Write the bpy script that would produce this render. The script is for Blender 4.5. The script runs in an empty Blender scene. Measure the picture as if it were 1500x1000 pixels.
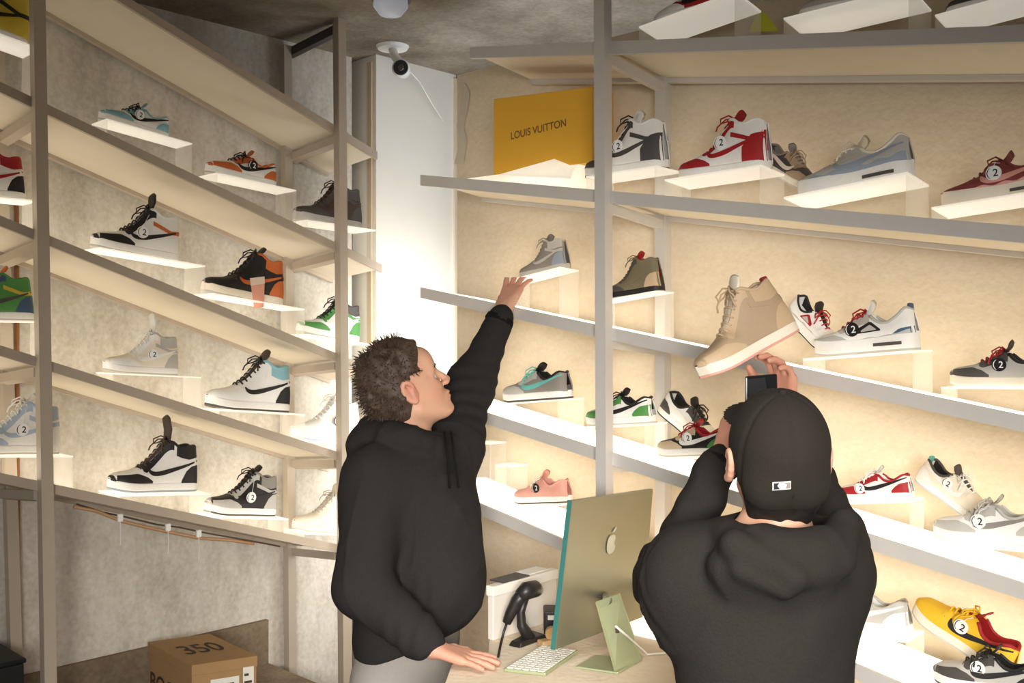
import bpy, bmesh, math, random
import numpy as np
from mathutils import Vector, Matrix
random.seed(7); np.random.seed(7)
scene = bpy.context.scene
col = scene.collection
F = 1458.333; H = 1.75            # focal length in pixels of the 1500 px frame, eye height in metres

def P(x, y, Z):
    return Vector(((x-750)/F*Z, Z, H+(500-y)/F*Z))

# ------------------------------------------------------------------ materials
def lin(c):
    c = [v/255 for v in c]
    return tuple((v/12.92 if v <= .04045 else ((v+.055)/1.055)**2.4) for v in c)
_mats = {}
def mat(name, rgb, rough=.6, metal=0, var=.06, scale=40, bump=.0, emit=0, emit_rgb=None, spec=.4, sheen=0):
    key = (name, tuple(rgb), rough, metal, emit)
    if key in _mats: return _mats[key]
    m = bpy.data.materials.new(name); m.use_nodes = True
    nt = m.node_tree; b = nt.nodes['Principled BSDF']
    c = lin(rgb)
    tc = nt.nodes.new('ShaderNodeTexCoord'); nz = nt.nodes.new('ShaderNodeTexNoise')
    nz.inputs['Scale'].default_value = scale; nz.inputs['Detail'].default_value = 4
    nt.links.new(tc.outputs['Object'], nz.inputs['Vector'])
    mx = nt.nodes.new('ShaderNodeMix'); mx.data_type = 'RGBA'
    mx.inputs['A'].default_value = (*[v*(1-var) for v in c], 1)
    mx.inputs['B'].default_value = (*[min(1, v*(1+var)) for v in c], 1)
    nt.links.new(nz.outputs['Fac'], mx.inputs['Factor'])
    nt.links.new(mx.outputs['Result'], b.inputs['Base Color'])
    b.inputs['Roughness'].default_value = rough; b.inputs['Metallic'].default_value = metal
    b.inputs['Specular IOR Level'].default_value = spec
    if bump:
        bp = nt.nodes.new('ShaderNodeBump'); bp.inputs['Strength'].default_value = bump
        bp.inputs['Distance'].default_value = .004
        nt.links.new(nz.outputs['Fac'], bp.inputs['Height']); nt.links.new(bp.outputs['Normal'], b.inputs['Normal'])
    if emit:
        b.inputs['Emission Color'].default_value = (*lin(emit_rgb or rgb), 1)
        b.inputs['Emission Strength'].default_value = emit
    _mats[key] = m
    return m

def concrete(name, c1, c2, c3, scale=1.0, streak=1.0, over=.35):
    m = bpy.data.materials.new(name); m.use_nodes = True
    nt = m.node_tree; b = nt.nodes['Principled BSDF']; L = nt.links.new
    g = nt.nodes.new('ShaderNodeNewGeometry')
    mp = nt.nodes.new('ShaderNodeMapping'); mp.inputs['Scale'].default_value = (scale*3, scale*3, scale*3/streak)
    L(g.outputs['Position'], mp.inputs['Vector'])
    n1 = nt.nodes.new('ShaderNodeTexNoise'); n1.inputs['Scale'].default_value = 1.6; n1.inputs['Detail'].default_value = 9; n1.inputs['Roughness'].default_value = .68
    L(mp.outputs['Vector'], n1.inputs['Vector'])
    n2 = nt.nodes.new('ShaderNodeTexNoise'); n2.inputs['Scale'].default_value = 60; n2.inputs['Detail'].default_value = 5
    L(g.outputs['Position'], n2.inputs['Vector'])
    r = nt.nodes.new('ShaderNodeValToRGB')
    r.color_ramp.elements[0].position = .3; r.color_ramp.elements[0].color = (*lin(c1), 1)
    r.color_ramp.elements[1].position = .7; r.color_ramp.elements[1].color = (*lin(c3), 1)
    e = r.color_ramp.elements.new(.5); e.color = (*lin(c2), 1)
    L(n1.outputs['Fac'], r.inputs['Fac'])
    mx = nt.nodes.new('ShaderNodeMix'); mx.data_type = 'RGBA'; mx.blend_type = 'OVERLAY'; mx.inputs['Factor'].default_value = over
    L(r.outputs['Color'], mx.inputs['A']); L(n2.outputs['Fac'], mx.inputs['B'])
    L(mx.outputs['Result'], b.inputs['Base Color'])
    bp = nt.nodes.new('ShaderNodeBump'); bp.inputs['Strength'].default_value = .25; bp.inputs['Distance'].default_value = .01
    L(n2.outputs['Fac'], bp.inputs['Height']); L(bp.outputs['Normal'], b.inputs['Normal'])
    b.inputs['Roughness'].default_value = .85; b.inputs['Specular IOR Level'].default_value = .2
    return m

def acrylic(name, clear, rgb=(255, 252, 244), glow=0):
    m = bpy.data.materials.new(name); m.use_nodes = True
    nt = m.node_tree; L = nt.links.new
    nt.nodes.remove(nt.nodes['Principled BSDF']); out = nt.nodes['Material Output']
    d = nt.nodes.new('ShaderNodeBsdfDiffuse'); d.inputs['Color'].default_value = (*lin(rgb), 1)
    t = nt.nodes.new('ShaderNodeBsdfTranslucent'); t.inputs['Color'].default_value = (*lin(rgb), 1)
    g = nt.nodes.new('ShaderNodeBsdfGlossy'); g.inputs['Roughness'].default_value = .12
    tr = nt.nodes.new('ShaderNodeBsdfTransparent')
    nz = nt.nodes.new('ShaderNodeTexNoise'); nz.inputs['Scale'].default_value = 9
    mr = nt.nodes.new('ShaderNodeMapRange'); mr.inputs['To Min'].default_value = max(0, clear-.02); mr.inputs['To Max'].default_value = min(1, clear+.02)
    L(nz.outputs['Fac'], mr.inputs['Value'])
    a = nt.nodes.new('ShaderNodeMixShader'); a.inputs[0].default_value = .5
    L(d.outputs[0], a.inputs[1]); L(t.outputs[0], a.inputs[2])
    b = nt.nodes.new('ShaderNodeMixShader'); b.inputs[0].default_value = .06
    L(a.outputs[0], b.inputs[1]); L(g.outputs[0], b.inputs[2])
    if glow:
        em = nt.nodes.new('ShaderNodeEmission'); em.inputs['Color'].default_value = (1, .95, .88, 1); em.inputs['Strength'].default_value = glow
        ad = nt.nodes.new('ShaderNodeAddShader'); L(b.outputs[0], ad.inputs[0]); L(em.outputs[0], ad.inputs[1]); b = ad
    c = nt.nodes.new('ShaderNodeMixShader')
    L(mr.outputs[0], c.inputs[0]); L(b.outputs[0], c.inputs[1]); L(tr.outputs[0], c.inputs[2])
    L(c.outputs[0], out.inputs['Surface'])
    return m

# ------------------------------------------------------------------ mesh helpers
class MB:
    def __init__(self): self.v = []; self.f = []
    def add(self, vs, fs):
        o = len(self.v); self.v += [tuple(p) for p in vs]; self.f += [tuple(i+o for i in f) for f in fs]; return self
    def hexa(self, p):                       # p: 4 bottom, 4 top (same order)
        return self.add(p, [(3, 2, 1, 0), (4, 5, 6, 7), (0, 1, 5, 4), (1, 2, 6, 5), (2, 3, 7, 6), (3, 0, 4, 7)])
    def box(self, c, sx, sy, sz, M=None):
        pts = []
        for dz in (-.5, .5):
            for dx, dy in ((-.5, -.5), (.5, -.5), (.5, .5), (-.5, .5)):
                p = Vector((dx*sx, dy*sy, dz*sz))
                if M is not None: p = M @ p
                pts.append(Vector(c)+p)
        return self.hexa(pts)
    def tube(self, pts, r, n=8, cap=True):
        pts = [Vector(p) for p in pts]; rs = r if isinstance(r, (list, tuple)) else [r]*len(pts)
        rings = []; prev = None
        for i, p in enumerate(pts):
            t = (pts[min(i+1, len(pts)-1)]-pts[max(i-1, 0)])
            t = t.normalized() if t.length > 1e-9 else Vector((0, 0, 1))
            if prev is None:
                a = Vector((0, 0, 1)) if abs(t.z) < .9 else Vector((1, 0, 0))
                x = t.cross(a).normalized()
            else:
                x = (prev - t*prev.dot(t)); x = x.normalized() if x.length > 1e-6 else t.orthogonal().normalized()
            prev = x; y = t.cross(x)
            rings.append([p + (x*math.cos(2*math.pi*k/n)+y*math.sin(2*math.pi*k/n))*rs[i] for k in range(n)])
        o = len(self.v)
        for R in rings: self.v += [tuple(q) for q in R]
        for i in range(len(rings)-1):
            for k in range(n):
                a = o+i*n+k; b = o+i*n+(k+1) % n
                self.f.append((a, b, b+n, a+n))
        if cap:
            self.f.append(tuple(o+k for k in reversed(range(n)))); self.f.append(tuple(o+(len(rings)-1)*n+k for k in range(n)))
        return self
    def build(self, name, m, parent=None, smooth=False, bevel=0, M=None, merge=False):
        me = bpy.data.meshes.new(name)
        vs = self.v if M is None else [tuple(M @ Vector(p)) for p in self.v]
        me.from_pydata(vs, [], self.f); 
        bm = bmesh.new(); bm.from_mesh(me)
        if merge: bmesh.ops.remove_doubles(bm, verts=bm.verts, dist=1e-5)
        bmesh.ops.recalc_face_normals(bm, faces=bm.faces)
        bm.to_mesh(me); bm.free()
        if smooth: me.shade_smooth()
        me.materials.append(m)
        o = bpy.data.objects.new(name, me); col.objects.link(o)
        if parent is not None: o.parent = parent
        if bevel:
            md = o.modifiers.new('bevel', 'BEVEL'); md.width = bevel; md.segments = 2; md.limit_method = 'ANGLE'
        return o

def thing(name, label, cat, M=None, loc=None, group=None):
    o = bpy.data.objects.new(name, None); col.objects.link(o); o.empty_display_size = .05
    if M is not None: o.matrix_world = M
    if loc is not None: o.location = loc
    tag(o, label, cat, group); return o
def tag(o, label, cat, group=None):
    o['label'] = label; o['category'] = cat
    if group: o['group'] = group
    return o
def struct(o): o['kind'] = 'structure'; return o
def local(root, p):                         # world point -> child space (roots are set by matrix_world before any depsgraph update)
    return root.matrix_basis.inverted() @ Vector(p)

_glyph = {}
def text_verts(s, size):
    if s not in _glyph:
        cu = bpy.data.curves.new('glyphs', 'FONT'); cu.body = s; cu.size = 1; cu.align_x = 'CENTER'; cu.align_y = 'CENTER'; cu.offset = .012
        o = bpy.data.objects.new('glyphs', cu); col.objects.link(o)
        dg = bpy.context.evaluated_depsgraph_get()
        me = bpy.data.meshes.new_from_object(o.evaluated_get(dg))
        _glyph[s] = ([v.co.copy() for v in me.vertices], [tuple(p.vertices) for p in me.polygons])
        bpy.data.objects.remove(o); bpy.data.curves.remove(cu); bpy.data.meshes.remove(me)
    v, f = _glyph[s]
    return [p*size for p in v], f

# ------------------------------------------------------------------ shelving unit planes
class Unit:
    def __init__(s, a, u, depth):
        s.a = Vector(a); s.u = Vector(u).normalized(); s.n = Vector((-s.u.y, s.u.x)); s.depth = depth
        if s.n.y < 0: s.n = -s.n
        s.sh = {}
    def plan(s, t, d): return s.a + s.u*t + s.n*d
    def s_at(s, x, d):
        k = (x-750)/F; A = s.a + s.n*d
        return (k*A.y - A.x)/(s.u.x - k*s.u.y)
    def hit(s, x, y, d):
        p = s.plan(s.s_at(x, d), d); return Vector((p.x, p.y, H+(500-y)/F*p.y))
    def sd(s, p):
        q = Vector((p[0], p[1])) - s.a; return q.dot(s.u), q.dot(s.n)
    def shelf(s, name, p1, p2, m=-.09):
        (x1, y1), (x2, y2) = p1, p2
        A = s.hit(x1, y1, 0); B = s.hit(x2, y2, 0); sa = s.s_at(x1, 0); sb = s.s_at(x2, 0)
        k = (B.z-A.z)/(sb-sa); s.sh[name] = (A.z-k*sa, k, m)
    def z(s, name, t, d):
        z0, k, m = s.sh[name]; return z0+k*t+m*d
    def pt(s, name, t, d, dz=0):
        p = s.plan(t, d); return Vector((p.x, p.y, s.z(name, t, d)+dz))
UL = Unit((-1.443, 3.05), (.775, .80), .35)
UR = Unit((.273, 2.84), (.75, -.66), .32)
UL.shelf('T', (189, -3), (490, 183)); UL.shelf('A', (70, 153), (490, 354)); UL.shelf('B', (75, 346), (490, 516))
UL.shelf('C', (75, 529), (490, 660)); UL.shelf('D', (75, 708), (490, 796))
UR.shelf('1', (660, 70), (1500, 36)); UR.shelf('2', (595, 254), (1500, 331)); UR.shelf('3', (595, 416), (1500, 608))
UR.shelf('4', (702, 601), (1500, 854)); UR.shelf('5', (697, 735), (1243, 968))

# ------------------------------------------------------------------ shared materials
M_steel = mat('taupe_painted_steel', (188, 174, 156), .5, .1, .05, 30)
M_steel_r = mat('grey_painted_steel', (206, 201, 194), .45, .15, .05, 30)
M_board = mat('cream_board', (226, 214, 192), .7, 0, .05, 14)
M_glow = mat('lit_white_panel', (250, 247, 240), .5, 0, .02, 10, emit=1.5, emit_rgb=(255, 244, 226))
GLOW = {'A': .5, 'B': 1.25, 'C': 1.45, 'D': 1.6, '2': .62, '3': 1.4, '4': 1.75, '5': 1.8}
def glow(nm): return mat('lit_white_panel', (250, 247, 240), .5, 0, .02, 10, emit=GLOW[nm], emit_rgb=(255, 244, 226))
M_white = mat('white_paint', (240, 238, 232), .5, 0, .03, 20)
M_plate_glow = acrylic('frosted_acrylic_glow', .12, glow=.22)  # slight emission added so the plates look white and lit from below
M_clear = acrylic('clear_acrylic', .80)

# ------------------------------------------------------------------ room
CE = H+1.24
def slab(name, pts, z0, z1, m):
    b = MB(); n = len(pts)
    b.add([(p[0], p[1], z0) for p in pts]+[(p[0], p[1], z1) for p in pts],
          [tuple(range(n)), tuple(range(n, 2*n))]+[(i, (i+1) % n, n+(i+1) % n, n+i) for i in range(n)])
    return struct(b.build(name, m))
def wall_line(name, p, q, thick_dir, t, z0, z1, m):
    p = Vector(p); q = Vector(q); d = Vector(thick_dir)*t
    return slab(name, [p, q, q+d, p+d], z0, z1, m)
M_ceil = concrete('ceiling_plaster', (112, 102, 88), (140, 130, 114), (168, 158, 142), .5)
M_wallL = concrete('raw_concrete', (182, 174, 160), (206, 199, 186), (222, 216, 204), 1.2, 2.6)
M_wallR = concrete('plywood_sheet', (214, 197, 170), (220, 204, 178), (226, 211, 186), .5, .35, .15)
M_far = concrete('far_plaster', (110, 100, 90), (130, 122, 110), (150, 140, 126), .5)
M_floor = concrete('floor_screed', (96, 88, 80), (118, 110, 100), (136, 128, 118), .6)
slab('floor', [(-4.2, -1.2), (3.6, -1.2), (3.6, 5.6), (-4.2, 5.6)], -.08, 0, M_floor)
slab('ceiling', [(-4.2, -1.2), (3.6, -1.2), (3.6, 5.6), (-4.2, 5.6)], CE, CE+.08, M_ceil)
DW = .37
wall_line('wall_left', UL.plan(-3.0, DW), UL.plan(1.45, DW), UL.n, .12, 0, CE, M_wallL)
wall_line('wall_right', UR.plan(-.955, .36), UR.plan(3.2, .36), UR.n, .06, 0, H+1.0, M_wallR)
wall_line('wall_back', (-4.2, 5.6), (3.6, 5.6), (0, 1), .1, 0, CE, M_far)
# white pillar in the corner
M_pillar = mat('white_plaster', (236, 232, 222), .7, 0, .04, 6)
c0 = Vector((-.587, 4.3)); pu = Vector((.696, .718)); pn = Vector((-.718, .696))
slab('trim_pillar', [c0, c0+pu*.469, c0+pu*.469+pn*.42, c0+pn*.42], 0, CE, M_pillar)
slab('trim_pillar_edge', [c0+pu*.452-pn*.012, c0+pu*.469-pn*.012, c0+pu*.469, c0+pu*.452], 0, CE-.02, mat('cream_batten', (216, 204, 182), .7))
slab('trim_pillar_batten', [c0+pn*.02-pu*.012, c0+pn*.05-pu*.012, c0+pn*.05, c0+pn*.02], 0, CE-.03, mat('tan_batten', (196, 178, 150), .7))
# wooden ledge along the concrete wall
M_ledge = concrete('worn_wood', (108, 92, 74), (128, 112, 92), (148, 130, 108), .8)
LZ = H-1.30
p = [UL.plan(-2.6, DW), UL.plan(1.02, DW), UL.plan(1.02, -.32), UL.plan(-2.6, -.32)]
slab('trim_ledge', p, 0, LZ, M_ledge)
wall_line('baseboard_left', UL.plan(-2.6, DW-.02), UL.plan(1.02, DW-.02), UL.n, .019, LZ, H-1.125, M_ledge)

# ------------------------------------------------------------------ shelving
def shelving(U, name, label, shelves, posts, lit, mS, edge_h, s0, s1):
    root = thing(name, label, 'shelving', loc=(U.plan(0, 0).x, U.plan(0, 0).y, 0))
    off = Vector(root.location)
    def bld(mb, nm, m, par=root, **k):
        if par is root: mb.v = [tuple(Vector(q)-off) for q in mb.v]
        else: mb.v = [tuple(Vector(q)-off) for q in mb.v]
        return mb.build(nm, m, par, **k)
    for nm, (a, b) in shelves.items():
        D = U.depth; e = edge_h
        b1 = MB().hexa([U.pt(nm, a, .012, -.016), U.pt(nm, b, .012, -.016), U.pt(nm, b, D, -.016), U.pt(nm, a, D, -.016),
                        U.pt(nm, a, .012, -.004), U.pt(nm, b, .012, -.004), U.pt(nm, b, D, -.004), U.pt(nm, a, D, -.004)])
        board = bld(b1, 'shelf_board', M_board)
        b2 = MB().hexa([U.pt(nm, a, 0, -e), U.pt(nm, b, 0, -e), U.pt(nm, b, .012, -e), U.pt(nm, a, .012, -e),
                        U.pt(nm, a, 0), U.pt(nm, b, 0), U.pt(nm, b, .012), U.pt(nm, a, .012)])
        bld(b2, 'front_edge', mS, board)
        b3 = MB().hexa([U.pt(nm, a, D-.02, -.03), U.pt(nm, b, D-.02, -.03), U.pt(nm, b, D, -.03), U.pt(nm, a, D, -.03),
                        U.pt(nm, a, D-.02, -.0165), U.pt(nm, b, D-.02, -.0165), U.pt(nm, b, D, -.0165), U.pt(nm, a, D, -.0165)])
        bld(b3, 'rear_bar', mS, board)
        b4 = MB().hexa([U.pt(nm, a+.003, .0125, -.004), U.pt(nm, b-.003, .0125, -.004), U.pt(nm, b-.003, D, -.004), U.pt(nm, a+.003, D, -.004),
                        U.pt(nm, a+.003, .0125, 0), U.pt(nm, b-.003, .0125, 0), U.pt(nm, b-.003, D, 0), U.pt(nm, a+.003, D, 0)])
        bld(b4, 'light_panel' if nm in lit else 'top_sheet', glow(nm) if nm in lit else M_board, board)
    for (tp, bt, d, w, ztop) in posts:       # posts from two image points
        q1 = U.hit(tp[0], tp[1], d); q2 = U.hit(bt[0], bt[1], d)
        def at(z):
            k = (z-q1.z)/(q2.z-q1.z); return q1+(q2-q1)*k
        lo, hi = at(0), at(ztop); pts = []
        for c in (lo, hi):
            for du, dn in ((-.5, -.5), (.5, -.5), (.5, .5), (-.5, .5)):
                o = U.u*du*w+U.n*dn*w; pts.append((c.x+o.x, c.y+o.y, c.z))
        bld(MB().hexa(pts), 'post', mS)
    return root, bld
rootL, bldL = shelving(UL, 'shelving_unit', 'taupe steel shelving with sloping white shelves along the raw concrete wall',
    {'T': (-1.6, 1.3), 'A': (-1.6, 1.324), 'B': (-1.6, 1.31), 'C': (-1.6, 1.3), 'D': (-1.6, 1.14)},
    [((57, 150), (69.5, 900), -.012, .036, CE), ((498, 150), (504, 900), -.012, .036, CE),
     ((2, 300), (17, 800), .33, .036, CE), ((420, 300), (424, 800), .33, .036, H+1.205)],
    'ABCD', M_steel, .031, -1.6, 1.3)
rootR, bldR = shelving(UR, 'shelving_unit', 'grey steel shelving with sloping lit shelves along the plywood wall',
    {'1': (-.545, 2.3), '2': (-.775, 2.3), '3': (-.775, 2.3), '4': (-.775, 2.3), '5': (-.775, 2.3)},
    [((883, 100), (885.5, 700), -.012, .036, CE), ((971, 200), (971, 600), .31, .036, H+.93)],
    '2345', M_steel_r, .036, -.7, 2.2)
# cross bars between front and rear posts
for U, bld, x, names, mS in ((UL, bldL, 498, 'TABCD', M_steel), (UL, bldL, 60, 'ABCD', M_steel), (UR, bldR, 884, '12345', M_steel_r)):
    s = U.s_at(x, 0)
    for nm in names:
        w = .014; D = U.depth-.02; b = MB()
        b.hexa([U.pt(nm, s-w, .02, -.06), U.pt(nm, s+w, .02, -.06), U.pt(nm, s+w, D, -.06), U.pt(nm, s-w, D, -.06),
                U.pt(nm, s-w, .02, -.031), U.pt(nm, s+w, .02, -.031), U.pt(nm, s+w, D, -.031), U.pt(nm, s-w, D, -.031)])
        bld(b, 'cross_bar', mS)
s = UL.s_at(498, 0); b = MB(); pts = []
for (d, z) in ((.0, CE-.035), (.33, CE-.055)):
    pass
def cb(U, s, d0, d1, za, zb, w=.014, h=.035):
    q = []
    for dz in (-h, 0):
        for (t, d, z) in ((s-w, d0, za), (s+w, d0, za), (s+w, d1, zb), (s-w, d1, zb)):
            p = U.plan(t, d); q.append((p.x, p.y, z+dz))
    return MB().hexa(q)
M_dark = mat('dark_steel', (84, 78, 72), .5, .2)
bldL(cb(UL, s, 0, .34, CE-.012, CE-.04), 'top_bar', M_dark)
# ------------------------------------------------------------------ sneakers
def curve(xs, ys):
    xs = np.array(xs, float); ys = np.array(ys, float)
    m = np.zeros_like(ys); d = np.diff(ys)/np.diff(xs)
    m[1:-1] = (d[:-1]+d[1:])/2; m[0] = d[0]; m[-1] = d[-1]
    def f(u):
        u = np.clip(u, xs[0], xs[-1]); i = np.clip(np.searchsorted(xs, u)-1, 0, len(xs)-2)
        h = xs[i+1]-xs[i]; t = (u-xs[i])/h
        return (2*t**3-3*t**2+1)*ys[i]+(t**3-2*t**2+t)*h*m[i]+(-2*t**3+3*t**2)*ys[i+1]+(t**3-t**2)*h*m[i+1]
    return f
SL = .30
W_out = curve([0, .02, .06, .14, .27, .4, .55, .7, .82, .9, .96, 1], [.002, .019, .030, .037, .038, .037, .043, .051, .049, .040, .026, .002])
STY = {
 'low': dict(top=curve([0, .05, .12, .22, .32, .40, .46, .56, .66, .76, .86, .94, 1], [.088, .094, .086, .073, .077, .098, .103, .090, .076, .065, .060, .055, .043]),
             mid=.027, c0=.60, throat=(.46, .70)),
 'high': dict(top=curve([0, .05, .12, .2, .28, .36, .41, .48, .56, .66, .76, .86, .94, 1], [.140, .150, .148, .142, .146, .162, .158, .132, .104, .080, .067, .061, .056, .044]),
             mid=.027, c0=.58, throat=(.39, .70)),
 'runner': dict(top=curve([0, .04, .12, .24, .33, .42, .50, .58, .68, .78, .88, .95, 1], [.110, .118, .100, .082, .088, .108, .108, .098, .078, .066, .060, .055, .045]),
             mid=.040, c0=.62, throat=(.46, .72)),
}
class Shape:
    def __init__(s, sty):
        S = STY[sty]; s.top = S['top']; s.midz = S['mid']; s.c0 = S['c0']; s.throat = S['throat']; s.sty = sty
        s.rim = curve([0, .03, .08, .16, .28, .36, .44, .52, .60, .68, 1], [.004, .018, .026, .031, .031, .027, .019, .016, .014, .011, .002])
    def zb(s, u): return s.midz - .002 + .012*np.clip((u-.72)/.28, 0, 1)**2 + (.010*np.clip((.5-u)/.5, 0, 1) if s.sty == 'runner' else 0)
    def S(s, u, t, side=1.0):                 # surface point for (u along heel->toe, t 0..1 up)
        u = np.asarray(u, float); t = np.asarray(t, float)
        W = W_out(np.clip(.012+u*.976, 0, 1))*.95; r = np.minimum(s.rim(u), W)
        c = np.clip((u-s.c0)/.10, 0, 1); c = c*c*(3-2*c)
        zb = s.zb(u); tp = np.maximum(s.top(u), zb+.004)
        k = t**1.5
        yo = W + (r-W)*(k*k*(3-2*k)) + .004*np.sin(np.pi*np.clip(t, 0, 1))*(1-t)
        zo = zb + (tp-zb)*t
        a = t*np.pi/2
        yc = W*np.cos(a)**.62; zc = zb+(tp-zb)*np.sin(a)**.9
        y = yo*(1-c)+yc*c; z = zo*(1-c)+zc*c
        lean = .10*np.clip((.25-u)/.25, 0, 1)*np.clip(z-zb, 0, .2)
        x = (.012+u*.976)*SL + lean
        return np.stack([x, y*side, z], -1)
    def tz(s, u, z):                          # t for a wanted height z
        zb = s.zb(u); tp = np.maximum(s.top(u), zb+.004)
        q = np.clip((z-zb)/(tp-zb), 0, 1); c = np.clip((u-s.c0)/.10, 0, 1); c = c*c*(3-2*c)
        return q*(1-c)+c*np.arcsin(np.clip(q, 0, 1)**(1/.9))*2/np.pi
    def N(s, u, t, side):
        e = 1e-3
        a = s.S(np.minimum(u+e, 1), t, side)-s.S(np.maximum(u-e, 0), t, side); b = s.S(u, np.minimum(t+e, 1), side)-s.S(u, np.maximum(t-e, 0), side)
        n = np.cross(a, b)*side
        n /= np.maximum(np.linalg.norm(n, axis=-1, keepdims=True), 1e-9); 
        return n
    def N_out(s, u, t, side):
        n = s.N(u, t, side); p = s.S(u, t, side)
        d = p - np.stack([p[..., 0], np.zeros_like(p[..., 0]), p[..., 2]*0+.03], -1)
        sg = np.sign((n*d).sum(-1, keepdims=True)); sg[sg == 0] = 1
        return n*sg
    def patch(s, mb, u, lo, hi, off=.0018, sides=(1, -1), n=7, absz=True, skirt=True):
        u = np.asarray(u, float); lo = np.asarray(lo, float)*np.ones_like(u); hi = np.asarray(hi, float)*np.ones_like(u)
        if absz: lo = s.tz(u, lo); hi = s.tz(u, hi)
        hi = np.maximum(hi, lo)
        U = np.repeat(u[:, None], n, 1); T = lo[:, None]+(hi-lo)[:, None]*np.linspace(0, 1, n)[None]
        s.grid(mb, U, T, off, sides, skirt)
    def grid(s, mb, U, T, off, sides, skirt=True):
        m, n = U.shape
        for sd in sides:
            p = s.S(U, T, sd); q = p+s.N_out(U, T, sd)*off
            vs = [tuple(v) for v in q.reshape(-1, 3)]
            fs = [(i*n+j, (i+1)*n+j, (i+1)*n+j+1, i*n+j+1) for i in range(m-1) for j in range(n-1)]
            if skirt:
                b = [i*n for i in range(m)]+[(m-1)*n+j for j in range(1, n)]+[i*n+n-1 for i in range(m-2, -1, -1)]+[j for j in range(n-2, 0, -1)]
                o = len(vs); pf = (p - s.N_out(U, T, sd)*.0015).reshape(-1, 3); vs += [tuple(pf[i]) for i in b]
                for k in range(len(b)):
                    k2 = (k+1) % len(b); fs.append((b[k], b[k2], o+k2, o+k))
            mb.add(vs, fs)

COL = dict(W=(240, 238, 232), K=(34, 31, 30), G=(140, 134, 126), LG=(190, 186, 178), DG=(78, 74, 70), R=(168, 34, 38), O=(206, 108, 52),
           LB=(142, 190, 200), B=(62, 88, 118), SB=(176, 192, 208), GR=(82, 146, 74), TN=(206, 184, 150), CR=(236, 226, 206), BR=(72, 58, 48),
           OL=(120, 110, 86), MR=(136, 62, 64), Y=(236, 190, 44), P=(226, 164, 148), TL=(108, 188, 178), SG=(150, 160, 172), BG=(198, 170, 136), ND=(176, 152, 122), MU=(206, 182, 60))
NAMEC = {k: n for k, n in zip(COL, 'white black grey pale_grey dark_grey red orange light_blue blue sky_blue green tan cream brown olive maroon yellow pink teal slate beige sand mustard'.split())}
def M(c): return mat(NAMEC[c]+'_leather', COL[c], .55, 0, .05, 120, .08)
M_tagw = mat('tag_white', (244, 243, 240), .4); M_tagk = mat('tag_black', (26, 25, 25), .4)

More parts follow.
